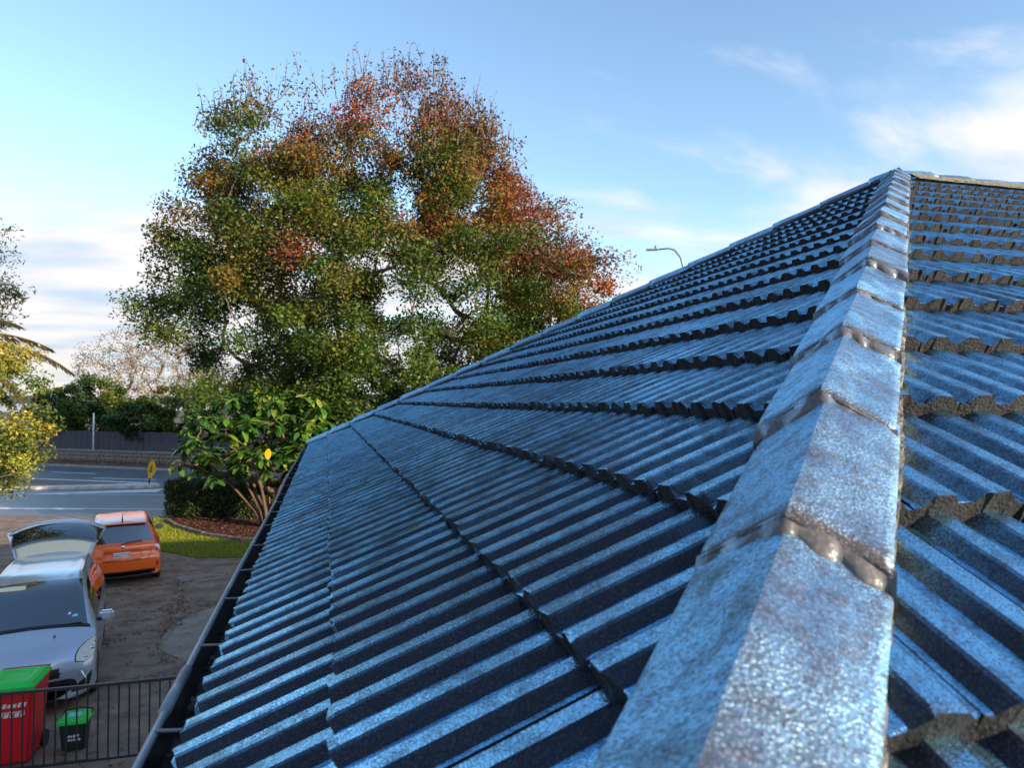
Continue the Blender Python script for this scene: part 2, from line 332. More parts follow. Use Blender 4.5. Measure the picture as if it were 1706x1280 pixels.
# ------------------------------------------------------------------ ground, roads, sea
ct, st_, tt = math.cos(TH), math.sin(TH), math.tan(TH)
def disc(r0_, r1_, n=96):
    V = [(r0_*math.cos(2*pi*i/n), r0_*math.sin(2*pi*i/n), 0) for i in range(n)] if r0_ else []
    V += [(r1_*math.cos(2*pi*i/n), r1_*math.sin(2*pi*i/n), 0) for i in range(n)]
    F = [(i, n+i, n+(i+1) % n, (i+1) % n) for i in range(n)] if r0_ else [tuple(range(n))]
    return V, F
V, F = disc(0, 420); tag(mesh_obj('ground', V, F, M['ground']), kind='structure')
V, F = disc(0, 12000); o = mesh_obj('sea', V, F, M['water']); o.location.z = -6; tag(o, kind='structure')
V = []; F = []
hn = vnoise(3); N = 160
for i in range(N+1):
    a = 2*pi*i/N; R = 9000; h = 90 + 80*hn((math.cos(a)*3, math.sin(a)*3, 0)) + 40*hn((math.cos(a)*11, math.sin(a)*11, 2))
    V += [(R*math.cos(a), R*math.sin(a), -8), ((R+600)*math.cos(a), (R+600)*math.sin(a), max(25, h)), ((R+1500)*math.cos(a), (R+1500)*math.sin(a), -8)]
for i in range(N):
    for k in (0, 1): F.append((3*i+k, 3*i+3+k, 3*i+4+k, 3*i+1+k))
tag(mesh_obj('hills', V, F, M['hill'], smooth=True), kind='structure')
sheet('driveway', [(-16, -8), (-0.05, -8), (-0.05, 20.6), (-2.0, 21.41), (-3.31, 21.68), (-4.51, 22.92), (-5.0, 24.5), (-5.9, 28.5), (-6.3, 30.2), (-16, 33.4)], 0.004, M['asphalt'])
def along(a, b, t): return (a[0]+(b[0]-a[0])*t, a[1]+(b[1]-a[1])*t)
# carriageway from the near edge to the far kerb
sheet('road', [(-60, 47.4), (-6.35, 29.9), (14, 23.3), (60, 8), (60, 14), (16, 31.5), (-7.08, 47.77), (-18.22, 55.62), (-60, 85)], 0.008, M['road'])
def strip(name, a, b, w, e0=0.0, e1=1.0, z=0.012, w2=None):
    A = Vector(along(a, b, e0)).to_2d() if False else Vector((*along(a, b, e0), 0)); B = Vector((*along(a, b, e1), 0))
    n = (B-A).normalized().cross(Vector((0, 0, 1)))
    w2 = w if w2 is None else w2
    pts = [A - n*w/2, B - n*w2/2, B + n*w2/2, A + n*w/2]
    return sheet(name, [(p.x, p.y) for p in pts], z, M['roadpaint'])
strip('road_marking', (-13.02, 33.98), (-6.4, 31.99), 0.16, -4, 3)
strip('road_marking', (-14.5, 34.55), (-9.5, 32.85), 0.45, -0.6, 1.0, 0.0125)
strip('road_marking', (-13.41, 38.82), (-7.57, 36.98), 0.14, -4, 3)
strip('road_marking', (-13.6, 38.95), (-7.9, 38.75), 0.12, 0, 1, 0.0125, 1.35)
strip('road_marking', (-15.94, 46.01), (-8.69, 41.58), 0.22, -3, 1.0)
strip('road_marking', (-16.82, 50.89), (-13.66, 48.85), 0.22)
strip('road_marking', (-13.06, 46.19), (-9.24, 44.14), 0.22)
strip('road_marking', (-25.0, 56.6), (-21.5, 54.2), 0.22)
strip('road_marking', (-5.4, 41.9), (-1.6, 39.7), 0.22)
isl = [(-60, 70), (-15.82, 45.5), (-8.75, 41.3), (-8.3, 40.75), (-8.4, 40.2), (-9.0, 39.95), (-14.06, 40.75), (-60, 50)]
o = sheet('traffic_island', isl, 0.15, M['kerbwhite'], thick=0.15)
inn = [(-60, 69.4), (-15.9, 45.1), (-9.6, 41.3), (-14.1, 41.25), (-60, 50.6)]
sheet('island_paving', inn, 0.154, M['island'])
fk = [(-60, 85), (-18.22, 55.62), (-7.08, 47.77), (16, 31.5), (60, 14)]
def off(pts, d):
    return [(x+d*0.58, y+d*0.815) for x, y in pts]
sheet('kerb', fk + off(fk, 0.35)[::-1], 0.13, M['kerb'], thick=0.13)
sheet('verge', off(fk, 0.35) + off(fk, 7)[::-1], 0.125, M['verge'])
lawn_edge = [(-6.3, 30.0), (-5.95, 28.5), (-5.0, 24.5), (-4.51, 22.92), (-3.31, 21.68), (-2.0, 21.41), (0.5, 21.2), (8, 21)]
bed_edge = [(-5.55, 28.6), (-4.8, 26.9), (-3.72, 25.2), (-2.42, 23.9), (-1.2, 23.4), (0.5, 23.1), (8, 23)]
sheet('lawn', lawn_edge + [(8, 25.6), (-6.3, 30.0)][:1] + [(-5.9, 29.9)], 0.012, M['turf'])
sheet('garden_bed', bed_edge + [(8, 26.2), (-5.2, 29.3)], 0.05, M['soil'], thick=0.05)
# bed edging stones: each stone its own piece
bed_root = empty('bed_edging', (-3, 25, 0), 0, 'curved grey stone edging between the lawn and the bark bed', 'edging')
P_ = [Vector((x, y, 0)) for x, y in bed_edge]
for i in range(len(P_)-2):
    L_ = (P_[i+1]-P_[i]).length; n = max(1, int(L_/0.42))
    for k in range(n):
        c = P_[i].lerp(P_[i+1], (k+0.5)/n); d = P_[i+1]-P_[i]
        o = box('edging_stone', (0, 0, 0), (L_/n*0.94, 0.16+random.uniform(-.02, .02), 0.16+random.uniform(-.03, .03)), M['edging'], bed_root, 0.015)
        o.location = c - Vector((-3, 25, 0)) + Vector((0, 0, 0.06)); o.rotation_euler = (0, 0, math.atan2(d.y, d.x)+random.uniform(-.05, .05))

# concrete pad, worn patch, cracks in the driveway
def blob(cx, cy, rx, ry, n, seed, amp=0.12):
    f = vnoise(seed); out = []
    for i in range(n):
        a = 2*pi*i/n; k = 1+amp*f((math.cos(a)*2, math.sin(a)*2, seed))
        out.append((cx+rx*k*math.cos(a), cy+ry*k*math.sin(a)))
    return out
sheet('concrete_pad', blob(-1.75, 14.8, 1.0, 1.8, 60, 4, 0.09), 0.010, M['concrete'])
sheet('concrete_patch', blob(-2.75, 19.25, 0.85, 0.36, 60, 5, 0.45), 0.010, M['concrete'])
def crack(pts, w, seed):
    f = random.Random(seed); P = [Vector((*p, 0)) for p in pts]; L = []; R = []
    for i in range(len(P)-1):
        n = max(2, int((P[i+1]-P[i]).length/0.18)); d = (P[i+1]-P[i]).normalized(); q = Vector((-d.y, d.x, 0))
        for k in range(n):
            c = P[i].lerp(P[i+1], k/n) + q*f.uniform(-0.035, 0.035); ww = w*f.uniform(0.3, 1.3)
            L.append(c+q*ww/2); R.append(c-q*ww/2)
    V = [(p.x, p.y, 0.0075) for p in L+R]; n = len(L)
    return tag(mesh_obj('driveway_crack', V, [(i, i+1, n+i+1, n+i) for i in range(n-1)], M['crack']), kind='structure')
CR = [([(-5.4, 17.9), (-4.1, 18.6), (-3.2, 19.0), (-1.2, 19.6), (0.3, 19.9)], 0.09), ([(-3.25, 18.9), (-3.0, 17.3), (-2.95, 16.3), (-2.6, 15.2)], 0.07),
      ([(-3.9, 15.5), (-2.95, 16.2), (-1.7, 17.2), (-0.2, 18.0)], 0.08), ([(-3.7, 14.3), (-3.35, 15.0), (-3.0, 15.2)], 0.06), ([(-3.4, 12.3), (-2.2, 12.6), (-1.0, 12.9), (0.2, 13.3)], 0.04)]
for i, (p, w) in enumerate(CR): crack(p, w, i)

# ------------------------------------------------------------------ the house with its tiled hip roof
house = empty('house', (0, 0, 0), 0, 'house with freshly painted dark blue concrete tile hip roof', 'house')
XE = 13.2                                           # far end of the ridge side
gA, gB, G_ = -0.151, -0.058, 0.32
def frame(face):
    if face == 'A': return Vector((0, 0, ZE)), Vector((0, -1, 0)), Vector((ct, 0, st_)), Vector((-st_, 0, ct))
    return Vector((0, 0, ZE)), Vector((1, 0, 0)), Vector((0, ct, st_)), Vector((0, -st_, ct))
TW = 0.2
prof = [(0.002, 0.0), (0.013, 0.0), (0.029, 0.0165), (0.034, 0.0195), (0.066, 0.0195), (0.071, 0.0165), (0.087, 0.0), (0.113, 0.0), (0.129, 0.016), (0.134, 0.019), (0.166, 0.019), (0.171, 0.016), (0.187, 0.001), (0.1968, 0.001)]
def tile_geo(seed, ragged=True):
    rg = random.Random(seed); V = []; F = []; mi = []
    n = len(prof); rows = [0.0, 0.007, 0.375]
    jit = [rg.uniform(-0.006, 0.006) for _ in prof]
    jz = [rg.uniform(-0.002, 0.002) for _ in prof]
    T = 0.034/0.32
    for ri, v in enumerate(rows):
        for i, (u, w) in enumerate(prof):
            V.append((u, v+(jit[i] if ri == 0 else 0), w + 0.036 - T*v - (0.001 if ri == 0 else 0) + (jz[i] if ri == 0 else 0)))
    for i, (u, w) in enumerate(prof):                # ragged lower edge of the front
        V.append((u, 0.001+rg.uniform(-0.004, 0.005), w*0.30 - 0.006 - rg.uniform(0, 0.008)))
    for k in range(2):
        for i in range(n-1): F.append((k*n+i, k*n+i+1, (k+1)*n+i+1, (k+1)*n+i)); mi.append(0)
    for i in range(n-1): F.append((3*n+i, 3*n+i+1, i+1, i)); mi.append(1)
    V += [(prof[-1][0], 0.37, -0.01), (prof[0][0], 0.37, -0.01)]
    F.append((n-1, 4*n-1, 4*n, 3*n-1)); mi.append(1)
    F.append((0, 2*n, 4*n+1, 3*n)); mi.append(1)
    return V, F, mi
tile_meshes = []
for s in range(8):
    V, F, mi = tile_geo(s); me = bpy.data.meshes.new('roof_tile'); me.from_pydata(V, [], F); me.materials.append(M['tile']); me.materials.append(M['edge'])
    me.polygons.foreach_set('material_index', mi); me.update(); tile_meshes.append(me)
def px(p):
    d = Vector(p)-CAM; z = d.dot(fw)
    if z < 0.05: return None
    return 853+1162.8*d.dot(rr)/z, 640-1162.8*d.dot(uu)/z, d.length
def inside(face, x, y): 
    if face == 'A': return min(y-x, 2*W-x-y)
    return min(x-y, W-y, XE+1-x)
cand = []
sag = vnoise(11)
for face in 'AB':
    O, X, Y, Nn = frame(face); off_ = gA if face == 'A' else gB
    rows = int(W/ct/G_)+2
    for k in range(rows):
        v = (k+off_)*G_ if k else 0.0
        cmax = int((2*W+0.4)/TW) if face == 'A' else int((XE+0.4)/TW)
        for j in range(-2, cmax):
            u = j*TW
            o = O + (Vector((0, u+TW, 0)) if face == 'A' else Vector((u, 0, 0))) + Y*v
            cs = [o + X*a + Y*b for a in (0, TW) for b in (0, 0.37)]
            ins = [inside(face, c.x, c.y) for c in cs]
            if max(ins) < 0.02: continue
            cut = min(ins) < 0.0
            c = o + X*TW/2 + Y*0.16; q = px(c); 
            vis = q is not None and -60 < q[0] < 1766 and -60 < q[1] < 1340
            cand.append((q[2] if vis else 1e3 + (q[2] if q else 50), face, k, j, o, X, Y, Nn, cut))
cand.sort(key=lambda c: c[0])
slope = {}
for face, poly in (('A', [(-.03, -.03), (W, W), (-.03, 2*W+.03)]), ('B', [(-.03, -.03), (XE+1, -.03), (XE+1, W), (W, W)])):
    O, X, Y, Nn = frame(face)
    V = [(x, y, ZE+(x if face == 'A' else y)*tt-0.018) for x, y in poly]
    slope[face] = mesh_obj('roof_slope', V, [range(len(V))] if face == 'B' else [(0, 1, 2)], M['under'], house)
    slope[face]['label'] = 'shaded hip end slope of blue tiles' if face == 'A' else 'sunlit main slope of blue tiles'
V = [(-.03, 2*W+.03, ZE-.018), (W, W, ZE+W*tt-.018), (XE+1, W, ZE+W*tt-.018), (XE+1, 2*W+.03, ZE-.018)]
mesh_obj('roof_slope', V, [(0, 3, 2, 1)], M['tile'], house)
rest = {'A': ([], [], []), 'B': ([], [], [])}
nt_ = 0
tg = [tile_geo(s) for s in range(8)]
for (d, face, k, j, o, X, Y, Nn, cut) in cand:
    rg = random.Random((k*131+j)*(1 if face == 'A' else 7)+5)
    wob = 0.004*sag((o.x, o.y, k*0.7), 1.2)
    R = Matrix(((X.x, Y.x, Nn.x, 0), (X.y, Y.y, Nn.y, 0), (X.z, Y.z, Nn.z, 0), (0, 0, 0, 1)))
    mtx = Matrix.Translation(o + Nn*(wob+rg.uniform(-.0018, .0018)) + Y*(rg.uniform(-.004, .004)+0.006*sag((j*.05, k*3.1, 1)))) @ R @ Matrix.Rotation(rg.uniform(-.006, .006), 4, 'Z') @ Matrix.Rotation(rg.uniform(-.007, .007), 4, 'Y')
    vi = rg.randrange(8); single = nt_ < 300 and d < 1e3
    if cut:
        bm = bmesh.new(); bm.from_mesh(tile_meshes[vi]); bmesh.ops.transform(bm, matrix=mtx, verts=bm.verts)
        s2 = 1/math.sqrt(2)
        planes = [((0, 0, 0), (s2, -s2, 0)), ((0, 2*W, 0), (s2, s2, 0))] if face == 'A' else [((0, 0, 0), (-s2, s2, 0)), ((0, W, 0), (0, 1, 0)), ((XE+1, 0, 0), (1, 0, 0))]
        for co, no in planes:
            bmesh.ops.bisect_plane(bm, geom=bm.verts[:]+bm.edges[:]+bm.faces[:], plane_co=co, plane_no=no, clear_outer=True)
        if len(bm.faces) < 3: bm.free(); continue
        if single:
            me = bpy.data.meshes.new('roof_tile'); bm.to_mesh(me); me.materials.append(M['tile']); me.materials.append(M['edge'])
            link(bpy.data.objects.new('roof_tile', me), slope[face]); nt_ += 1
        else:
            bm.verts.index_update(); Vv, Ff, Mi = rest[face]; b0 = len(Vv)
            Vv += [tuple(v.co) for v in bm.verts]; Ff += [tuple(b0+v.index for v in f.verts) for f in bm.faces]; Mi += [f.material_index for f in bm.faces]
        bm.free()
    elif single:
        ob = bpy.data.objects.new('roof_tile', tile_meshes[vi]); ob.matrix_world = mtx; link(ob, slope[face]); nt_ += 1
    else:
        Vv, Ff, Mi = rest[face]; b0 = len(Vv); V, F, mi = tg[vi]
        Vv += [tuple(mtx @ Vector(v)) for v in V]; Ff += [tuple(b0+i for i in f) for f in F]; Mi += mi
for face in 'AB':
    Vv, Ff, Mi = rest[face]
    tag(mesh_obj('roof_tile_field', Vv, Ff, None, slope[face], mats=[M['tile'], M['edge']], midx=Mi), kind='stuff')

# hip and ridge caps
def cap_run(base, dirv, length, step, prefix, seed, t0=0.0, hw=0.107, drop=0.068, crest=0.098, detail=True, up_=Vector((0, 0, 1))):
    d = dirv.normalized(); side = d.cross(up_).normalized(); nrm = side.cross(d).normalized()
    f = vnoise(seed); n = int((length-t0)/step)+1; rg = random.Random(seed)
    for k in range(n):
        s0 = t0+k*step; s1 = min(s0+step+0.05, length+0.06)
        if s1-s0 < 0.1: continue
        S = 14 if detail and k < 9 else 6; C = 20 if detail and k < 9 else 10
        tilt = rg.uniform(-.006, .006); sh = rg.uniform(-.006, .006); lift = rg.uniform(-.003, .005)
        V = []; F = []
        def surf(s, c, lp):
            a = abs(c); h = crest - drop*(math.sqrt(a*a+0.0005)-0.02236)/(math.sqrt(1.0005)-0.02236)
            e = f((s*2.2, c*1.2, k*1.7), 2.0)*0.006 + f((s*9, c*5, k), 1.5)*0.0022
            return base + d*s + side*(c*hw*(1+0.03*f((s*3, k, 2), 2)) + sh*(1-lp)) + nrm*(h + (0.021+lift)*(1-lp) - 0.008 + e + tilt*c)
        for i in range(S+1):
            lp = i/S; s = s0 + (s1-s0)*lp
            for j in range(C+1):
                c = -1+2*j/C; p = surf(s, c, lp)
                if i == 0: p = p + d*(0.006*f((c*4, k, 5), 2)) - nrm*0.004
                V.append(p)
        nV = len(V); dup = {}
        for i in range(S+1): dup[i*(C+1)+C//2] = len(V); V.append(V[i*(C+1)+C//2].copy())
        for i in range(S):
            for j in range(C):
                a = i*(C+1)+j; q = (a, a+1, a+C+2, a+C+1)
                F.append(tuple(dup.get(z, z) for z in q) if j >= C//2 else q)
        # underside rim: lip at the lower end and the two long edges
        b0 = len(V)
        for j in range(C+1):
            c = -1+2*j/C; V.append(surf(s0, c, 0) - nrm*0.020 + d*0.004)
        for j in range(C): F.append((b0+j, b0+j+1, j+1, j))
        for sgn, j in ((-1, 0), (1, C)):
            b1 = len(V)
            for i in range(S+1): V.append(V[i*(C+1)+j] - nrm*0.022 - side*sgn*0.003)
            for i in range(S):
                q = (i*(C+1)+j, (i+1)*(C+1)+j, b1+i+1, b1+i); F.append(q if sgn < 0 else q[::-1])
        F = [tuple(reversed(q)) for q in F]
        cap = mesh_obj(prefix, V, F, M['cap'], house, True)
        # mortar smeared under the lip in thumb-wide scallops
        V = []; F = []; C2 = 30 if detail and k < 9 else 12
        rowsM = 5
        for j in range(C2+1):
            c = (-1.03+2.06*j/C2); lob = abs(math.sin(c*7.5+k*1.3+1.3*f((c*2, k, 9), 2)))**0.6
            for r_ in range(rowsM):
                q = r_/(rowsM-1); bulge = math.sin(pi*q)*0.009*lob + q*(0.014+0.014*lob)
                V.append(surf(s0, max(-1, min(1, c)), 0) + d*(0.004-bulge) + side*(c-max(-1, min(1, c)))*hw - nrm*(0.003 + q*0.028 + 0.004*f((c*6, q*2, k), 2)))
        for j in range(C2):
            for r_ in range(rowsM-1): a = j*rowsM+r_; F.append((a, a+1, a+rowsM+1, a+rowsM))
        mesh_obj('mortar_joint', V, F, M['mortar'], cap, True)
def bed_run(base, dirv, length, sgn, seed, material, d0=0.097, d1=0.108, z0=0.026, z1=-0.055, n=260):
    d = dirv.normalized(); side = d.cross(Vector((0, 0, 1))).normalized()*sgn; nrm = Vector((0, 0, 1)); f = vnoise(seed); rg = random.Random(seed)
    V = []; F = []
    for i in range(n+1):
        s = length*i/n
        a, b = rg.uniform(-.003, .003), rg.uniform(-.006, .006)
        V += [base+d*s+side*d0+nrm*z0, base+d*s+side*(d0+0.010+a+0.006*f((s*4, 1, 1), 2))+nrm*(z0-0.002+rg.uniform(-.003, .003)), base+d*s+side*((d0+d1)/2+a)+nrm*((z0+z1)/2+rg.uniform(-.005, .005)), base+d*s+side*(d1+b)+nrm*z1]
    for i in range(n):
        for k in range(3):
            q = (4*i+k, 4*i+k+1, 4*i+5+k, 4*i+4+k); F.append(q if sgn > 0 else q[::-1])
    return mesh_obj('mortar_bed', V, F, material, house, False)
hipd = Vector((1, 1, tt)); hl = W*hipd.length; k_ = hipd.length
Oz = Vector((0, 0, ZE))
cap_run(Oz, hipd, hl, 0.285*k_, 'hip_cap', 21, t0=(0.745-2*0.285)*k_)
bed_run(Oz, hipd, hl, 1, 31, M['bed'], n=420); bed_run(Oz, hipd, hl, -1, 32, M['edge'], n=300)  # left mortar run takes the near-black edge colour: its shade is painted in
far = Vector((0, 2*W, ZE)); hd2 = Vector((1, -1, tt))
cap_run(far, hd2, hl, 0.285*k_, 'hip_cap', 22, t0=0.02, detail=False)
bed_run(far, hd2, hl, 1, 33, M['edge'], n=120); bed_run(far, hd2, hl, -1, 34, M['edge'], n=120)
apex = Vector((W, W, ZE+W*tt))
cap_run(Vector((XE+1, W, ZE+W*tt)), Vector((-1, 0, 0)), XE+1-W, 0.42, 'ridge_cap', 23, t0=0.05, detail=False, crest=0.085)
bed_run(apex+Vector((0.05, 0, 0)), Vector((1, 0, 0)), XE+0.9-W, 1, 35, M['ridgebed'], d0=0.085, d1=0.20, z0=0.035, z1=-0.045, n=160)
bed_run(apex+Vector((0.05, 0, 0)), Vector((1, 0, 0)), XE+0.9-W, -1, 36, M['ridgebed'], d0=0.085, d1=0.20, z0=0.035, z1=-0.045, n=60)

# gutter along the hip end, with lip, straps and a joiner
def extr(name, prof_, y0, y1, material, axis='y', n=24, seed=1, thick=None):
    f = vnoise(seed); V = []; F = []; m = len(prof_)
    for i in range(n+1):
        y = y0+(y1-y0)*i/n; e = 0.004*f((y*0.6, 0, 0), 1); e2 = 0.005*f((y*0.5, 5, 0), 1)
        for (x, z) in prof_: V.append((x+e, y, ZE+z+e2) if axis == 'y' else (y, x+e, ZE+z+e2))
    for i in range(n):
        for k in range(m-1):
            q = (i*m+k, i*m+k+1, (i+1)*m+k+1, (i+1)*m+k); F.append(q if axis == 'y' else q[::-1])
    return V, F
g_in = [(-0.108, -0.040), (-0.107, -0.125), (-0.102, -0.132), (-0.012, -0.132), (-0.008, -0.125), (-0.008, -0.028)]
g_out = [(-0.006, -0.028), (-0.006, -0.136), (-0.104, -0.136), (-0.110, -0.128), (-0.112, -0.046)]
V, F = extr('g', g_in, -0.12, 2*W+0.12, None); gut = mesh_obj('gutter', V, F, M['gutter_in'], house)
V, F = extr('g', g_out, -0.12, 2*W+0.12, None); mesh_obj('gutter_shell', V, F, M['gutter'], gut)
lipp = [Vector((-0.110+0.004*math.sin(y*1.7), y, ZE-0.036+0.004*math.sin(y*1.1+1))) for y in np.linspace(-0.12, 2*W+0.12, 40)]
tube('gutter_lip', lipp, 0.0085, M['gutter'], gut, 10)
box('gutter_end', (-0.059, 2*W+0.122, ZE-0.085), (0.104, 0.004, 0.105), M['gutter'], gut)
y = 0.55; i = 0
while y < 2*W:
    o = box('gutter_bracket', (0, 0, 0), (0.112, 0.010, 0.003), M['strap'], gut); o.location = (-0.050, y, ZE-0.030+random.uniform(-.003, .003)); o.rotation_euler = (random.uniform(-.05, .05), random.uniform(-.04, .04), random.uniform(-.18, .18))
    y += 0.47+random.uniform(-.07, .07); i += 1
V, F = tube_geo([(-0.110, 1.62, ZE-0.035), (-0.110, 1.86, ZE-0.035)], 0.0125, 10); mesh_obj('gutter_joiner', V, F, M['gutter'], gut, True)
V, F = extr('g', [(z_[0]-0.0, z_[1]) for z_ in g_in], -0.12, XE+1, None, 'x'); gut2 = mesh_obj('gutter', V, F, M['gutter_in'], house)
V, F = extr('g', g_out, -0.12, XE+1, None, 'x'); mesh_obj('gutter_shell', V, F, M['gutter'], gut2)
# wet leaf muck lying in the gutter
n = 600; yy = rng.uniform(0.3, 2*W, n); pos = np.stack([rng.uniform(-.11, -.02, n), yy, np.full(n, ZE-0.124)], 1)
leaves('gutter_leaf_litter', pos, np.full(n, 0.035), pick([(0.14, 0.08, 0.045), (0.24, 0.19, 0.15), (0.07, 0.05, 0.04)], [3, 2, 3], n), M['leaf'], gut, up=3)
# fascia, soffit, walls
box('fascia', (0.010, W, ZE-0.09), (0.022, 2*W, 0.16), M['fascia'], house)
box('fascia', (XE/2+0.5, 0.010, ZE-0.09), (XE+0.9, 0.022, 0.16), M['fascia'], house)
for nm, c, s in (('wall', (0.55, W, (ZE-0.2)/2), (0.2, 2*W-1.0, ZE-0.2)), ('wall', (XE/2+0.75, 0.55, (ZE-0.2)/2), (XE-0.02, 0.2, ZE-0.2)), ('wall', (XE/2+0.75, 2*W-0.55, (ZE-0.2)/2), (XE-0.02, 0.2, ZE-0.2)), ('wall', (XE+0.8, W, (ZE-0.2)/2), (0.2, 2*W-1.3, ZE-0.2))):
    box(nm, c, s, M['wallpaint'], house)
box('soffit', (XE/2+0.52, W, ZE-0.185), (XE+0.96, 2*W-0.06, 0.02), M['fascia'], house)
V = [(XE+1, 0, ZE), (XE+1, 2*W, ZE), (XE+1, W, ZE+W*tt)]; mesh_obj('gable_wall', V, [(0, 1, 2)], M['wallpaint'], house)
def flat_text(name, body, size, loc, rot, material, parent, shear=0.2):
    c = bpy.data.curves.new(name, 'FONT'); c.body = body; c.size = size; c.align_x = 'CENTER'; c.align_y = 'CENTER'; c.extrude = 0.0006; c.shear = shear
    t = bpy.data.objects.new('text_source', c); link(t); dg = bpy.context.evaluated_depsgraph_get()
    me = bpy.data.meshes.new_from_object(t.evaluated_get(dg)); bpy.data.objects.remove(t); bpy.data.curves.remove(c)
    me.name = name; me.materials.clear(); me.materials.append(material)
    o = link(bpy.data.objects.new(name, me), parent); o.location = loc; o.rotation_euler = rot; return o
# ------------------------------------------------------------------ cars: body lofted through stations, split into panels
def catmull(P, n):
    P = np.asarray(P, float); N = len(P); out = []; par_ = []
    for i in range(N-1):
        p0, p1, p2, p3 = P[max(i-1, 0)], P[i], P[i+1], P[min(i+2, N-1)]
        m1 = (p2-p0)*0.42; m2 = (p3-p1)*0.42
        for k in range(n):
            t = k/n; out.append((2*t**3-3*t**2+1)*p1 + (t**3-2*t**2+t)*m1 + (-2*t**3+3*t**2)*p2 + (t**3-t**2)*m2); par_.append(i+t)
    out.append(P[-1]); par_.append(N-1)
    return np.array(out), np.array(par_)
def interp1(P, t):
    P = np.asarray(P, float); N = len(P); t = min(max(t, 0), N-1-1e-6); i = int(t); t -= i
    p0, p1, p2, p3 = P[max(i-1, 0)], P[i], P[i+1], P[min(i+2, N-1)]; m1 = (p2-p0)*0.42; m2 = (p3-p1)*0.42
    return (2*t**3-3*t**2+1)*p1 + (t**3-2*t**2+t)*m1 + (-2*t**3+3*t**2)*p2 + (t**3-t**2)*m2
def patch(name, S, uv, sgn, offs, material, parent, na=22, nb=10):
    # a lens laid on the body: uv(a, b) gives body coordinates, offset along the surface normal
    V = []; F = []
    for i in range(na+1):
        for j in range(nb+1):
            u, v = uv(i/na, -1+2*j/nb); p = S(u, v); du = S(u+.02, v)-S(u-.02, v); dv = S(u, v+.02)-S(u, v-.02)
            n_ = np.cross(du, dv); n_ /= np.linalg.norm(n_)+1e-9; p = p+n_*offs; V.append((p[0]*sgn, p[1], p[2]))
    for i in range(na):
        for j in range(nb):
            k = i*(nb+1)+j; q = (k, k+1, k+nb+2, k+nb+1); F.append(q if sgn > 0 else q[::-1])
    return mesh_obj(name, V, F, material, parent, True)
def car_body(root, stations, classify, mats, nu=7, nv=6, bow_f=0.22, bow_r=0.16, half=0.86, L=4.1):
    """stations: (y, [(x,z)*7]); parts by classify(u,v,side,centre)"""
    ctrl = []
    for (y, pts) in stations:
        row = []
        for (x, z) in pts:
            q = (x/half)**2; fy = max(0, 1-y/0.9); ry = max(0, 1-(L-y)/0.6)
            row.append((x, y + bow_f*q*fy - bow_r*q*ry, z))
        ctrl.append(row)
    ctrl = np.array(ctrl)                                   # N x 7 x 3
    a = []; 
    for i in range(ctrl.shape[0]):
        d_, pv = catmull(ctrl[i], nv); a.append(d_)
    a = np.array(a); b = []
    for j in range(a.shape[1]):
        d_, pu = catmull(a[:, j], nu); b.append(d_)
    g = np.array(b).transpose(1, 0, 2)                       # U x V x 3
    U, Vn = g.shape[:2]
    parts = {}
    for sgn in (1, -1):
        for i in range(U-1):
            for j in range(Vn-1):
                u = (pu[i]+pu[i+1])/2; v = (pv[j]+pv[j+1])/2
                q = [g[i, j], g[i, j+1], g[i+1, j+1], g[i+1, j]]; q = [np.array((p[0]*sgn, p[1], p[2])) for p in q]
                if sgn < 0: q = q[::-1]
                key = classify(u, v, sgn, sum(q)/4)
                parts.setdefault(key, []).append(q)
    made = {}
    for key, quads in parts.items():
        if key is None: continue
        V = []; F = []; ix = {}
        for q in quads:
            f_ = []
            for p in q:
                h = tuple(np.round(p, 4))
                if h not in ix: ix[h] = len(V); V.append(h)
                if ix[h] not in f_: f_.append(ix[h])
            if len(f_) > 2: F.append(f_)
        nm = key[0] if isinstance(key, tuple) else key
        o = mesh_obj(nm, V, F, mats[nm], root, True); made[key] = o
    def S(u, v):
        rowsv = np.array([interp1(ctrl[i], v) for i in range(ctrl.shape[0])]); return interp1(rowsv, u)
    return made, S
def wheel(root, x, y, r=0.31, w=0.2):
    V = []; F = []; n = 28; s = 1 if x > 0 else -1
    pr = [(-w/2, r*0.62), (-w/2, r*0.93), (-w*0.36, r), (w*0.36, r), (w/2, r*0.93), (w/2, r*0.62)]
    for i in range(n):
        an = 2*pi*i/n
        for (a, q) in pr: V.append((x+a, y+q*math.cos(an), r+q*math.sin(an)))
    m = len(pr)
    for i in range(n):
        for k in range(m-1): F.append((i*m+k, i*m+k+1, ((i+1) % n)*m+k+1, ((i+1) % n)*m+k))
    t = mesh_obj('wheel', V, F, M['rubber'], root, True)
    bm = bmesh.new(); X = x + s*w*0.36
    rr_ = bmesh.ops.create_cone(bm, cap_ends=True, segments=24, radius1=r*0.63, radius2=r*0.60, depth=0.02, matrix=Matrix.Translation((X-s*0.03, y, r)) @ Matrix.Rotation(pi/2, 4, 'Y'))
    for k in range(6):
        an = k*pi/3; bx(bm, (X, y+math.cos(an)*r*0.33, r+math.sin(an)*r*0.33), (0.02, r*0.6, 0.05), Matrix.Rotation(an, 4, 'X'))
    bm_obj('rim', bm, M['rim'], t)
    return t

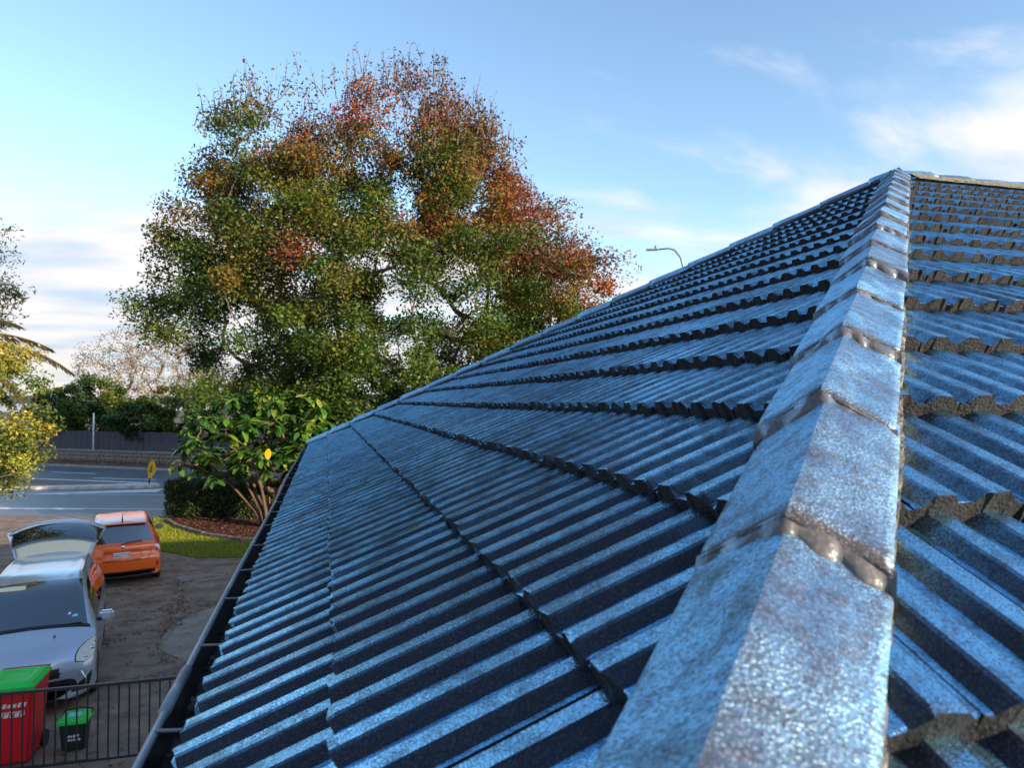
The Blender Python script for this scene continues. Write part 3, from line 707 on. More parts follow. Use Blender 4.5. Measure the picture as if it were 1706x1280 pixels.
# --- silver people carrier, nose towards the house, tailgate up
SL = 4.55
MPV = [(0.02, [(0, .24), (.40, .24), (.56, .30), (.58, .36), (.52, .41), (.3, .43), (0, .435)]),
       (0.00, [(0, .20), (.58, .20), (.74, .34), (.74, .50), (.64, .58), (.34, .61), (0, .62)]),
       (0.07, [(0, .18), (.72, .19), (.84, .42), (.82, .62), (.70, .71), (.36, .755), (0, .765)]),
       (0.24, [(0, .18), (.80, .19), (.872, .50), (.85, .74), (.75, .84), (.39, .89), (0, .905)]),
       (0.44, [(0, .18), (.82, .19), (.875, .55), (.858, .83), (.785, .925), (.40, .975), (0, .99)]),
       (0.60, [(0, .18), (.82, .19), (.875, .58), (.862, .89), (.80, .98), (.41, 1.035), (0, 1.05)]),
       (0.74, [(0, .18), (.82, .19), (.875, .60), (.865, .92), (.775, 1.05), (.41, 1.11), (0, 1.13)]),
       (1.42, [(0, .18), (.82, .19), (.875, .61), (.866, .955), (.675, 1.41), (.385, 1.465), (0, 1.48)]),
       (1.76, [(0, .18), (.82, .19), (.875, .61), (.866, .965), (.640, 1.525), (.37, 1.57), (0, 1.585)]),
       (2.15, [(0, .18), (.82, .19), (.875, .62), (.866, .975), (.628, 1.575), (.36, 1.615), (0, 1.628)]),
       (3.00, [(0, .18), (.82, .19), (.875, .63), (.862, .995), (.62, 1.58), (.36, 1.62), (0, 1.633)]),
       (3.70, [(0, .18), (.82, .19), (.872, .64), (.855, 1.02), (.61, 1.55), (.35, 1.59), (0, 1.60)]),
       (4.12, [(0, .19), (.81, .20), (.865, .65), (.845, 1.04), (.60, 1.50), (.34, 1.54), (0, 1.55)]),
       (4.26, [(0, .20), (.80, .21), (.86, .65), (.835, 1.03), (.60, 1.45), (.34, 1.49), (0, 1.50)]),
       (4.42, [(0, .22), (.78, .23), (.84, .60), (.82, .85), (.68, 1.00), (.36, 1.02), (0, 1.025)]),
       (4.52, [(0, .24), (.74, .26), (.80, .50), (.79, .60), (.68, .66), (.36, .67), (0, .675)]),
       (4.52, [(0, .28), (.66, .29), (.70, .34), (.70, .38), (.6, .40), (.36, .41), (0, .41)])]
silver = empty('parked_car', (-3.86, 11.22, 0.0), 0.235, 'silver people carrier with its tailgate raised, parked nose towards the house', 'car')
WB = [(0.86, 3.55)]
def cls_silver(u, v, s, c):
    x, y, z = abs(c[0]), c[1], c[2]
    for wy in (0.84, 3.62):
        if v < 2.6 and math.hypot(y-wy, z-0.33) < 0.37 and x > 0.5: return ('wheel_arch', wy, s)
    if v < 0.95: return 'underbody'
    if 6.02 < u < 7.95 and v > 4.12: return 'windscreen'
    if 5.72 < u <= 6.02 and v > 4.0: return 'wiper_cowl'
    if 12.95 < u < 15.0 and v > 3.95: return 'tailgate_opening'
    if 6.6 < u < 9.35 and 3.12 < v < 3.88 and y > 1.02 + (z-1.0)*0.95: return ('side_window', 0, s)
    if 9.45 < u < 10.65 and 3.12 < v < 3.88: return ('side_window', 1, s)
    if 10.8 < u < 12.2 and 3.15 < v < 3.85: return ('side_window', 2, s)
    if u < 1.7 and 1.25 < v < 2.6 and x > 0.58 and z > 0.27: return ('fog_recess', s)
    if 0.55 < u < 1.35 and v > 3.5 and x < 0.44: return 'grille'
    if u < 0.45 and v > 2.2: return 'lower_grille'
    return 'body'
ms = dict(body=M['silver'], windscreen=M['glass'], side_window=M['glass'], wheel_arch=M['black'], underbody=M['black'], wiper_cowl=M['black'], tailgate_opening=M['black'], fog_recess=M['black'], grille=M['black'], lower_grille=M['black'])
parts, SS = car_body(silver, MPV, cls_silver, ms, nu=14, nv=14, half=0.87, L=SL, bow_f=0.30)
def lamp_uv(k):
    def f(a, b):
        hw = (0.58*(math.sin(pi*(0.10+0.84*a))**0.75))*k
        return 1.72-(k-1)*0.6+(2.65+(k-1)*1.2)*a, 3.98-0.74*a + hw*b
    return f
for sx in (1, -1):
    patch('headlight_surround', SS, lamp_uv(1.09), sx, 0.003, M['black'], silver)
    parts[('headlight', sx)] = patch('headlight', SS, lamp_uv(1.0), sx, 0.008, M['lens'], silver)
    wheel(silver, sx*0.775, 0.84); wheel(silver, sx*0.775, 3.62)
    bm = bmesh.new(); bx(bm, (sx*0.985, 1.22, 1.045), (0.20, 0.12, 0.15), Matrix.Rotation(-sx*0.15, 4, 'Z'), 0.035); m_ = bm_obj('door_mirror', bm, M['silver'], silver)
    box('mirror_glass', (sx*0.985, 1.287, 1.045), (0.16, 0.006, 0.11), M['chrome'], m_)
    box('mirror_arm', (sx*0.875, 1.21, 1.00), (0.08, 0.07, 0.05), M['black'], m_)
    # roof moulding and door shut lines
    tube('roof_moulding', [(sx*0.60, y, z) for y, z in ((1.9, 1.573), (2.2, 1.604), (3.0, 1.607), (3.7, 1.577), (4.1, 1.53))], 0.011, M['black'], silver, 6)
    tube('fog_trim', [(sx*0.70, 0.17, 0.56), (sx*0.76, 0.19, 0.42), (sx*0.74, 0.16, 0.28)], 0.012, M['chrome'], silver, 6)
    for (a_, b_, rad, mm) in ((0.22, 0.05, 0.042, 'chrome'), (0.50, 0.0, 0.055, 'chrome'), (0.80, 0.0, 0.040, 'amber')):
        c_ = SS(*lamp_uv(1.0)(a_, b_)); bm = bmesh.new(); bmesh.ops.create_icosphere(bm, subdivisions=2, radius=rad, matrix=Matrix.Translation((sx*c_[0], c_[1], c_[2]-0.012)) @ Matrix.Diagonal((1, 1, 0.6, 1)))
        bm_obj('lamp_bowl' if mm == 'chrome' else 'indicator', bm, M[mm], parts[('headlight', sx)], True)
    box('washer_jet', (sx*0.34, 0.50, 1.012), (0.03, 0.03, 0.012), M['black'], silver)
tube('wiper', [(-0.55, 0.70, 1.07), (-0.1, 0.72, 1.115), (0.12, 0.70, 1.105)], 0.009, M['black'], silver, 6)
tube('wiper', [(0.05, 0.70, 1.105), (0.45, 0.74, 1.10), (0.66, 0.78, 1.095)], 0.009, M['black'], silver, 6)
for sx, y, z in ((0.55, 1.62, 1.475), (0.56, 0.90, 1.145)):
    box('windscreen_sticker', (sx, y+0.008, z+0.032), (0.09, 0.055, 0.003), M['sticker'], silver, rot=Matrix.Rotation(0.47, 4, 'X'))
box('windscreen_sticker', (0.46, 0.95, 1.208), (0.10, 0.05, 0.003), M['white'], silver, rot=Matrix.Rotation(0.47, 4, 'X'))
box('number_plate', (0, -0.01, 0.50), (0.36, 0.012, 0.12), M['plate'], silver)
box('sun_visor_strip', (-0.35, 1.56, 1.535), (0.42, 0.10, 0.004), M['cream'], silver, rot=Matrix.Rotation(0.47, 4, 'X'))
# raised tailgate: curved shell with cream lining near the hinge, dark glass and a silver rim
def gate_sheet(name, s0, s1, w0, w1, material, dz, parent, nS=8, nC=18, th=0.03, sag_=0.16):
    V = []; F = []
    for lay in (0, 1):
        for i in range(nS+1):
            q = i/nS; s = s0+(s1-s0)*q
            for j in range(nC+1):
                c = -1+2*j/nC; wdt = w0+(w1-w0)*q
                yy = 4.20 + s*0.93 - 0.17*(abs(c)**2.4)*(0.25+s); zz = 1.53 + s*0.66 - 0.20*s*s + dz - (sag_*abs(c)**2.6)*(0.35+0.65*s) - lay*th
                V.append((c*wdt, yy, zz))
    K = (nS+1)*(nC+1)
    for i in range(nS):
        for j in range(nC):
            a = i*(nC+1)+j; F.append((a, a+1, a+nC+2, a+nC+1)); F.append((K+a, K+a+nC+1, K+a+nC+2, K+a+1))
    per = [j for j in range(nC+1)] + [i*(nC+1)+nC for i in range(1, nS+1)] + [nS*(nC+1)+j for j in range(nC-1, -1, -1)] + [i*(nC+1) for i in range(nS-1, 0, -1)]
    for a, b in zip(per, per[1:]+per[:1]): F.append((b, a, K+a, K+b))
    return mesh_obj(name, V, F, material, parent, True)
gate = gate_sheet('tailgate', 0.0, 1.16, 0.60, 0.85, M['silver'], 0.0, silver, th=0.05)
gate_sheet('tailgate_glass', 0.38, 1.06, 0.715, 0.80, M['glass'], 0.012, gate, th=0.008)
gate_sheet('tailgate_lining', 0.05, 0.36, 0.56, 0.63, M['cream'], 0.016, gate, th=0.012)
gate_sheet('tailgate_rim', 1.06, 1.17, 0.805, 0.84, M['silver'], 0.02, gate, th=0.02)
for sx in (1, -1): tube('tailgate_strut', [(sx*0.58, 4.25, 1.35), (sx*0.60, 4.55, 1.66)], 0.012, M['black'], gate, 6)

# --- orange hatchback, tail towards the camera
OL = 4.10
HATCH = [(0.00, [(0, .24), (.40, .24), (.56, .30), (.58, .38), (.52, .43), (.3, .45), (0, .455)]),
         (0.02, [(0, .18), (.62, .19), (.76, .38), (.75, .54), (.65, .61), (.34, .64), (0, .65)]),
         (0.30, [(0, .17), (.76, .18), (.83, .48), (.815, .68), (.70, .78), (.36, .82), (0, .83)]),
         (0.70, [(0, .17), (.79, .18), (.842, .53), (.825, .80), (.74, .89), (.38, .94), (0, .955)]),
         (0.95, [(0, .17), (.79, .18), (.845, .56), (.832, .86), (.755, .955), (.38, 1.015), (0, 1.03)]),
         (1.25, [(0, .17), (.79, .18), (.845, .58), (.834, .90), (.69, 1.15), (.36, 1.225), (0, 1.24)]),
         (1.78, [(0, .17), (.79, .18), (.845, .58), (.834, .935), (.60, 1.44), (.33, 1.49), (0, 1.50)]),
         (2.20, [(0, .17), (.79, .18), (.845, .59), (.834, .95), (.59, 1.49), (.32, 1.53), (0, 1.54)]),
         (3.00, [(0, .17), (.79, .18), (.845, .60), (.83, .98), (.585, 1.475), (.32, 1.515), (0, 1.525)]),
         (3.48, [(0, .17), (.79, .18), (.842, .61), (.825, 1.00), (.58, 1.44), (.32, 1.485), (0, 1.495)]),
         (3.60, [(0, .18), (.785, .19), (.84, .61), (.82, .985), (.59, 1.40), (.32, 1.44), (0, 1.45)]),
         (3.91, [(0, .19), (.78, .20), (.838, .60), (.815, .93), (.70, 1.01), (.36, 1.03), (0, 1.035)]),
         (3.99, [(0, .20), (.77, .21), (.832, .58), (.81, .85), (.715, .92), (.37, .94), (0, .945)]),
         (4.03, [(0, .21), (.755, .22), (.822, .54), (.805, .70), (.72, .76), (.37, .77), (0, .77)]),
         (4.10, [(0, .23), (.73, .24), (.80, .46), (.79, .57), (.70, .615), (.36, .625), (0, .63)]),
         (4.09, [(0, .25), (.68, .26), (.745, .33), (.74, .37), (.64, .39), (.34, .395), (0, .395)]),
         (4.03, [(0, .26), (.60, .27), (.62, .29), (.60, .30), (.5, .305), (.3, .31), (0, .31)])]
orange = empty('parked_car', (-5.62, 22.75, 0.0), 0.27-pi, 'orange hatchback parked tail towards the house, beside the lawn', 'car')
def cls_orange(u, v, s, c):
    x, y, z = abs(c[0]), c[1], c[2]
    for wy in (0.80, 3.38):
        if v < 2.6 and math.hypot(y-wy, z-0.31) < 0.345 and x > 0.5: return ('wheel_arch', wy, s)
    if v < 0.95: return 'underbody'
    if 10.12 < u < 11.02 and v > 4.06: return 'rear_window'
    if 4.1 < u < 5.9 and v > 4.12: return 'windscreen'
    if 5.1 < u < 6.95 and 3.12 < v < 3.88 and y > 1.2+(z-1.0)*0.9: return ('side_window', 0, s)
    if 7.05 < u < 8.75 and 3.12 < v < 3.88: return ('side_window', 1, s)
    if 10.55 < u < 13.05 and 2.75 < v < 4.02:
        if 11.85 < u < 12.45: return ('reversing_lamp', s)
        return ('tail_lamp', s)
    if 14.25 < u < 14.75 and 2.6 < v < 3.6 : return ('rear_reflector', s)
    if 1.2 < u < 2.6 and 2.7 < v < 3.6: return ('headlight', s)
    if u > 15.25: return 'bumper_valance'
    return 'body'
mo = dict(body=M['orange'], rear_window=M['glass'], windscreen=M['glass'], side_window=M['glass'], wheel_arch=M['black'], underbody=M['black'], tail_lamp=M['tail'], reversing_lamp=M['tailclear'], rear_reflector=M['tail'], headlight=M['lens'], bumper_valance=M['black'])
po, SO = car_body(orange, HATCH, cls_orange, mo, nu=12, nv=12, half=0.85, L=OL, bow_r=0.20)
for sx in (1, -1):
    wheel(orange, sx*0.755, 0.80, 0.30, 0.19); wheel(orange, sx*0.755, 3.38, 0.30, 0.19)
    bm = bmesh.new(); bx(bm, (sx*0.955, 1.42, 0.985), (0.20, 0.11, 0.14), None, 0.03); m_ = bm_obj('door_mirror', bm, M['black'], orange)
    box('mirror_glass', (sx*0.955, 1.48, 0.985), (0.16, 0.006, 0.10), M['chrome'], m_)
    tube('roof_moulding', [(sx*0.545, y, z) for y, z in ((1.85, 1.478), (2.2, 1.512), (3.0, 1.497), (3.5, 1.455))], 0.010, M['black'], orange, 6)
# hatch pressing round the plate, plate with its number, badge, wiper, aerial
tube('hatch_seam', [(-.60, 3.985, .90), (-.62, 4.02, .75), (-.56, 4.07, .635), (0, 4.125, .630), (.56, 4.07, .635), (.62, 4.02, .75), (.60, 3.985, .90)], 0.006, M['black'], orange, 5)
tube('plate_recess_edge', [(-.40, 4.02, .86), (-.44, 4.045, .70), (-.40, 4.095, .66), (.40, 4.095, .66), (.44, 4.045, .70), (.40, 4.02, .86)], 0.008, M['orange'], orange, 6)
bm = bmesh.new(); bx(bm, (0, 4.035, .872), (0.80, 0.05, 0.045), None, 0.015); bm_obj('plate_lamp_bar', bm, M['orange'], orange)
plate = box('number_plate', (0, 0, 0), (0.36, 0.012, 0.125), M['plate'], orange, 0.003); plate.location = (0.02, 4.068, .765); plate.rotation_euler = (-0.12, 0, 0)
flat_text('plate_text', 'GLC715', 0.105, (0, 0.009, 0), (pi/2, 0, pi), M['black'], plate, 0)
bm = bmesh.new(); bmesh.ops.create_icosphere(bm, subdivisions=2, radius=0.05, matrix=Matrix.Translation((0, 4.005, .945)) @ Matrix.Diagonal((1, .3, .85, 1))); bm_obj('badge', bm, M['chrome'], orange, True)
tube('rear_wiper', [(0.02, 3.975, .985), (-0.02, 3.955, 1.02), (-0.25, 3.93, 1.05), (-0.42, 3.90, 1.05)], 0.012, M['black'], orange, 6)
tube('aerial', [(0, 3.40, 1.495), (0, 3.45, 1.56), (0, 3.52, 1.70)], [0.022, 0.012, 0.004], M['black'], orange, 6)
box('badge_strip', (-0.50, 4.022, .845), (0.16, 0.006, 0.018), M['chrome'], orange)
box('spoiler', (0, 3.605, 1.462), (1.04, 0.13, 0.022), M['orange'], orange, 0.009, rot=Matrix.Rotation(-0.12, 4, 'X'))

# ------------------------------------------------------------------ wheelie bin and food-scrap caddy behind the railing
def taper_box(name, w0, d0, w1, d1, z0, z1, material, parent, bev=0.02):
    bm = bmesh.new(); vs = bx(bm, (0, 0, 0), (1, 1, 1))
    for v in bm.verts:
        t = v.co.z+0.5; v.co = Vector((v.co.x*(w0+(w1-w0)*t), v.co.y*(d0+(d1-d0)*t), z0+(z1-z0)*t))
    if bev: bmesh.ops.bevel(bm, geom=bm.edges[:], offset=bev, segments=3, affect='EDGES')
    return bm_obj(name, bm, material, parent, False)
def dome_lid(name, w, d, z, h, material, parent, ov=0.02):
    V = []; F = []; n = 14
    for i in range(n+1):
        for j in range(n+1):
            a, b = -1+2*i/n, -1+2*j/n
            e = max(abs(a), abs(b)); hz = h*(1-max(0, (e-0.72)/0.28)**2) - (0.018 if (abs(a) < 0.5 and abs(b) < 0.5) else 0) + 0.012*(1-b)*0.5
            V.append((a*w/2, b*d/2, z+hz))
    for i in range(n):
        for j in range(n): k = i*(n+1)+j; F.append((k, k+n+1, k+n+2, k+1))
    b0 = len(V); per = [i*(n+1) for i in range(n+1)] + [n*(n+1)+j for j in range(1, n+1)] + [i*(n+1)+n for i in range(n-1, -1, -1)] + [j for j in range(n-1, 0, -1)]
    for k in per: p = V[k]; V.append((p[0], p[1], p[2]-0.035))
    m = len(per)
    for i in range(m): F.append((per[(i+1) % m], per[i], b0+i, b0+(i+1) % m))
    return mesh_obj(name, V, F, material, parent, False)
rb = empty('wheelie_bin', (-3.55, 10.20, 0), 0.05, 'red wheelie bin with green lid behind the black railing', 'bin')
taper_box('bin_body', 0.46, 0.50, 0.57, 0.66, 0.03, 0.94, M['redbin'], rb, 0.03)
taper_box('rim_collar', 0.60, 0.69, 0.61, 0.70, 0.92, 0.965, M['redbin'], rb, 0.01)
dome_lid('bin_lid', 0.60, 0.70, 0.97, 0.055, M['greenlid'], rb)
tube('lid_handle', [(-0.26, 0.36, 0.98), (-0.26, 0.42, 0.975), (0.26, 0.42, 0.975), (0.26, 0.36, 0.98)], 0.016, M['redbin'], rb, 8)
for sx in (1, -1):
    bm = bmesh.new(); bmesh.ops.create_cone(bm, cap_ends=True, segments=20, radius1=0.1, radius2=0.1, depth=0.05, matrix=Matrix.Translation((sx*0.255, 0.25, 0.1)) @ Matrix.Rotation(pi/2, 4, 'Y')); bm_obj('wheel', bm, M['rubber'], rb)
def marks(name, rows_, x0, z0, yf, h, gap, parent, seed, sh=0.35):
    # faded slanting lettering, worn past reading
    rg_ = random.Random(seed); V = []; F = []
    for ri, (wid, hh) in enumerate(rows_):
        x = x0+rg_.uniform(0, .01); z = z0-ri*gap
        while x < x0+wid:
            w_ = rg_.uniform(0.5, 0.9)*hh; k = len(V); t = hh*rg_.uniform(0.8, 1.05)
            V += [(x, yf(z), z), (x+w_, yf(z), z), (x+w_+t*sh, yf(z+t), z+t), (x+t*sh, yf(z+t), z+t)]; F.append((k, k+1, k+2, k+3)); x += w_+0.28*hh
    return mesh_obj(name, V, F, M['white'], parent)
marks('bin_lettering', [(0.30, 0.055), (0.29, 0.016), (0.30, 0.055)], -0.10, 0.74, lambda z: -0.2525-0.0865*(z-0.03)/0.91-0.004, 0, 0.06, rb, 3)
cb = empty('food_scrap_caddy', (-2.90, 10.28, 0), 0.03, 'small dark bin with bright green lid beside the red bin', 'bin')
taper_box('caddy_body', 0.25, 0.22, 0.31, 0.28, 0.0, 0.38, M['darkgreen'], cb, 0.025)
dome_lid('caddy_lid', 0.345, 0.32, 0.385, 0.05, M['greenlid'], cb)
box('lid_label', (0, -0.01, 0.432), (0.15, 0.13, 0.004), M['sticker'], cb)
tube('caddy_handle', [(-0.165, 0.02, 0.36), (-0.165, 0.15, 0.43), (0, 0.18, 0.45), (0.165, 0.15, 0.43), (0.165, 0.02, 0.36)], 0.010, M['black'], cb, 6)
marks('caddy_lettering', [(0.10, 0.035), (0.12, 0.03)], -0.055, 0.19, lambda z: -0.11-0.03*z/0.38-0.003, 0, 0.045, cb, 4)

# ------------------------------------------------------------------ black railing across the drive
ra, rbp = Vector((-4.9, 9.70, 0)), Vector((0.40, 9.72, 0))
rail = empty('railing', tuple(ra), 0, 'low black metal railing with upright bars across the drive', 'railing')
Lr = (rbp-ra).length
for nm, z, s in (('top_rail', 0.985, (Lr, 0.042, 0.036)), ('bottom_rail', 0.085, (Lr, 0.040, 0.030))):
    box(nm, (Lr/2, 0, z), s, M['railing'], rail, 0.004)
nb = int(Lr/0.113)
proto = None
for i in range(1, nb):
    if proto is None: proto = box('bar', (0, 0, 0.535), (0.017, 0.017, 0.87), M['railing'], rail, 0.003); o = proto
    else: o = proto.copy(); link(o, rail)
    o.location = (i*Lr/nb, 0, 0)
for x in (0.02, Lr-0.02): box('post', (x, 0, 0.51), (0.05, 0.05, 1.02), M['railing'], rail, 0.004)
# ------------------------------------------------------------------ stone wall, board fence, pole, sign, street lamp
wa, wb = Vector((-33, 70.0, 0.12)), Vector((2.5, 44.3, 0.12))
wd = (wb-wa); wL = wd.length; wz = math.atan2(wd.y, wd.x)
wall = empty('stone_wall', tuple(wa), wz, 'low basalt block wall below the dark fence across the road', 'wall')
box('wall_core', (wL/2, 0.20, 0.40), (wL, 0.26, 0.80), M['pointing'], wall)
far_w = []
stone_me = []
for s in range(6):
    bm = bmesh.new(); bx(bm, (0, 0, 0), (1, 1, 1), None, 0.06)
    for v in bm.verts: v.co += Vector((random.uniform(-.03, .03), random.uniform(-.06, .06), random.uniform(-.03, .03)))
    me = bpy.data.meshes.new('stone'); bm.to_mesh(me); bm.free(); me.materials.append(M['stone']); stone_me.append(me)
rg = random.Random(5)
for row in range(3):
    x = 8.0 + rg.uniform(0, .3)
    while x < 34:
        w_ = rg.uniform(0.34, 0.62); o = bpy.data.objects.new('stone', stone_me[rg.randrange(6)]); link(o, wall)
        o.location = (x+w_/2, 0.06+rg.uniform(-.015, .015), 0.135+row*0.27); o.scale = (w_*0.89, 0.14, 0.228); x += w_
fen = empty('board_fence', tuple(wa+Vector((0, 0, 0.80))), wz, 'dark blue grey board fence standing on the stone wall', 'fence')
n = 150; bw = 0.285; proto = None
for i in range(n):
    if proto is None: proto = box('board', (0, 0, 0.70), (bw*0.93, 0.022, 1.40), M['fence_board'], fen); o = proto
    else: o = proto.copy(); link(o, fen)
    o.location = (i*bw+0.4, 0.30+(0.012 if i % 2 else 0)+rg.uniform(-.004, .004), rg.uniform(-.02, .02))
for z in (0.35, 1.1): box('fence_rail', (wL/2, 0.345, z), (wL-1, 0.04, 0.09), M['fence_board'], fen)
pole = empty('sign_pole', (-16.51, 58.14, 0.125), 0, 'thin white pole in front of the stone wall', 'pole')
tube('pole_shaft', [(0, 0, 0), (0, 0, 3.5)], 0.055, M['white'], pole, 10)
box('pole_cap', (0, 0, 3.52), (0.13, 0.13, 0.05), M['white'], pole, 0.01)
sg = empty('traffic_sign', (-8.85, 40.75, 0.15), 0.3, 'yellow sign on a short post at the tip of the traffic island', 'sign')
tube('sign_post', [(0, 0, 0), (0.03, 0, 0.35), (0.12, 0.02, 1.15)], 0.035, M['black'], sg, 8)
V = []; F = []; nS = 12
for i in range(nS+1):
    q = i/nS; wv = 0.20*math.sin(pi*min(1, max(0.06, q)))**0.5; cx = 0.02+0.16*q+0.03*math.sin(q*5); tw = 0.9*(q-0.5)
    for sgn in (-1, 1):
        for lay in (0, 1): V.append((cx+sgn*wv*math.cos(tw), sgn*wv*math.sin(tw)-0.05-lay*0.012, 0.30+0.98*q))
for i in range(nS):
    a = i*4; b = a+4
    F += [(a, b, b+2, a+2), (a+1, a+3, b+3, b+1), (a, a+1, b+1, b), (a+2, b+2, b+3, a+3)]
F += [(0, 2, 3, 1), (nS*4, nS*4+1, nS*4+3, nS*4+2)]
pn = mesh_obj('sign_panel', V, F, M['yellow'], sg)
tube('sign_arrow', [(0.04, -0.10, 0.62), (0.08, -0.11, 0.78), (0.13, -0.10, 0.95)], 0.022, M['black'], pn, 6)
tube('sign_arrow', [(0.06, -0.11, 0.72), (0.04, -0.10, 0.60), (0.11, -0.11, 0.66)], 0.018, M['black'], pn, 6)
# street lamp behind the roof
lamp = empty('street_lamp', (16.3, 29.1, 0), 0, 'grey street lamp with curved arm rising behind the roof', 'street lamp')
pts = [(0, 0, 0), (0, 0, 4), (-0.02, 0, 9.2), (-0.06, 0.02, 10.4), (-0.22, 0.1, 11.15), (-0.48, 0.20, 11.52), (-0.75, 0.30, 11.60), (-1.20, 0.48, 11.56)]
tube('lamp_post', pts, [0.10, 0.09, 0.065, 0.055, 0.05, 0.045, 0.04, 0.035], M['steel'], lamp, 10)
bm = bmesh.new(); bx(bm, (-1.44, 0.58, 11.56), (0.56, 0.22, 0.085), Matrix.Rotation(-0.38, 4, 'Z'), 0.03); bm_obj('lamp_head', bm, M['steel'], lamp)
box('lamp_sensor', (-1.30, 0.52, 11.68), (0.07, 0.07, 0.14), M['black'], lamp, 0.01)

# ------------------------------------------------------------------ vegetation
GREEN = [(0.070, 0.125, 0.016), (0.100, 0.150, 0.020), (0.045, 0.090, 0.014), (0.145, 0.160, 0.022)]
def crown_points(n, prof, centre, yaw_, seed, lo=0.35, depth=0.8):
    """prof: list of (z, left, right) half widths; points biased to the shell"""
    rg_ = np.random.default_rng(seed); zs = np.array([p[0] for p in prof]); Ls = np.array([p[1] for p in prof]); Rs = np.array([p[2] for p in prof])
    wts = np.interp(np.linspace(zs[0], zs[-1], 200), zs, (Ls+Rs)**1.5); cdf = np.cumsum(wts)/wts.sum()
    z = np.interp(rg_.uniform(size=n), cdf, np.linspace(zs[0], zs[-1], 200))
    a = rg_.uniform(0, 2*pi, n); r = rg_.uniform(lo**2, 1, n)**0.5
    L = np.interp(z, zs, Ls); R = np.interp(z, zs, Rs); D = (L+R)/2*depth
    x = np.where(np.cos(a) < 0, L, R)*np.cos(a)*r; y = D*np.sin(a)*r
    c, s = math.cos(yaw_), math.sin(yaw_)
    return np.stack([centre[0]+x*c-y*s, centre[1]+x*s+y*c, z], 1)
def tree(name, label, base, trunk, targets, leaf_n, spread, leaf_size, tint_fn, bark, group=None, cat='tree', tip=0.012, leafmat=None, rmax=None, aspect=0.6, flat=0.75, sub=3):
    root = empty(name, tuple(base), 0, label, cat, group); b = np.array(base)
    nodes, par, rad = skeleton([np.array(t)-b for t in trunk], [t-b for t in targets], tip=tip, sub=sub)
    skeleton_mesh('trunk', nodes, par, rad, bark, root, rmax=rmax)
    pos = []; cl = []
    for i, t in enumerate(targets):
        k = max(1, int((leaf_n if not callable(leaf_n) else leaf_n(t))*rng.uniform(0.5, 1.5))); sp = spread*rng.uniform(0.6, 1.25)
        q = rng.normal(size=(k, 3)); q /= np.linalg.norm(q, axis=1)[:, None]; q *= (rng.uniform(size=(k, 1))**0.5)*sp*np.array([1, 1, flat])
        pos.append(t-b+q); cl += [i]*k
    pos = np.concatenate(pos); cl = np.array(cl)
    leaves('crown', pos, np.full(len(pos), leaf_size), tint_fn(pos, cl), leafmat or M['leaf'], root, aspect)
    return root

# big sweetgum behind the roof, turning red at the top and the tips
D_ = 30.0; tb = Vector((3.75, 29.75, 0))
profT = [(2.8, 3.8, 4.0), (4.2, 8.0, 6.6), (6.0, 10.2, 8.2), (8.2, 11.3, 9.2), (10.0, 11.3, 9.0), (11.4, 10.4, 7.4), (13.2, 9.5, 5.8), (15.0, 8.8, 4.4), (16.2, 8.0, 2.9), (17.1, 6.8, 1.8), (17.8, 4.6, 1.0), (18.2, 2.4, 0.4)]
tp = crown_points(880, profT, (tb.x+0.0, tb.y), -0.12, 41, 0.25, 0.55)
lobe = vnoise(77)
tp = np.array([p for p in tp if lobe(p*0.42) > -0.60 - (0.2 if p[2] > 14 else 0)])
lateral = np.array([math.cos(-0.12), math.sin(-0.12), 0])
tp = np.array([p for p in tp if not (abs((p-np.array(tb)) @ lateral - 0.4) < 2.0 and 5.4 < p[2] < 8.4 and rng.uniform() < 0.55)])
def tint_gum(pos, cl):
    n_ = cl.max()+1; base = np.array(tb)
    tc_ = np.stack([pos[cl == i].mean(0) if np.any(cl == i) else np.zeros(3) for i in range(n_)])
    f1, f2 = vnoise(5), vnoise(6)
    a = 0.75*np.array([f1(p*0.34) for p in tc_]) + (tc_[:, 2]-10.4)*0.075 + rng.normal(size=n_)*0.20
    for (lx, lz, am, rd) in ((-9.0, 12.6, .75, 2.0), (0.6, 10.8, .8, 1.7), (7.6, 10.2, .7, 2.2), (-6.0, 16.4, .3, 2.4), (-1.0, 17.0, .2, 2.6), (4.0, 12.6, .4, 1.8), (-4.6, 14.0, .4, 1.8), (2.6, 5.2, .55, 1.0)):
        a += am*np.exp(-(((tc_ @ lateral-lx)**2 + (tc_[:, 2]-lz)**2)/rd**2))
    ext = np.abs(tc_ @ lateral); a += np.clip((ext-7.5)*0.10, 0, 0.5)
    ac = a[cl] + rng.normal(size=len(cl))*0.12
    nc_ = n_; jj = rng.uniform(0.72, 1.28, (len(cl), 1))
    g = pick(GREEN, [3, 2.2, 2.5, 2], nc_, 0.12)[cl]*jj; o_ = pick([(0.20, 0.145, 0.026), (0.16, 0.125, 0.026), (0.28, 0.13, 0.028)], [3, 3, 1.2], nc_, 0.12)[cl]*jj
    r_ = pick([(0.34, 0.070, 0.035), (0.26, 0.095, 0.045), (0.18, 0.090, 0.055), (0.40, 0.12, 0.045)], [2, 3, 3, 1], nc_, 0.12)[cl]*jj
    out = np.where((ac < 0.12)[:, None], g, np.where((ac < 0.50)[:, None], o_, r_))
    return out
gum = tree('sweetgum_tree', 'huge spreading tree with green and reddening autumn leaves behind the roof', tuple(tb), [tb, tb+Vector((0.05, 0, 2.2)), tb+Vector((-0.1, 0.1, 4.5)), tb+Vector((0.15, 0, 7)), tb+Vector((-0.3, 0, 10)), tb+Vector((-0.8, 0.2, 13)), tb+Vector((-1.2, 0, 15.5))],
           list(tp), (lambda t: 390 if t[2] < 13.5 else max(60, 390-(t[2]-13.5)*90)), 1.02, 0.142, tint_gum, M['bark'], tip=0.022)
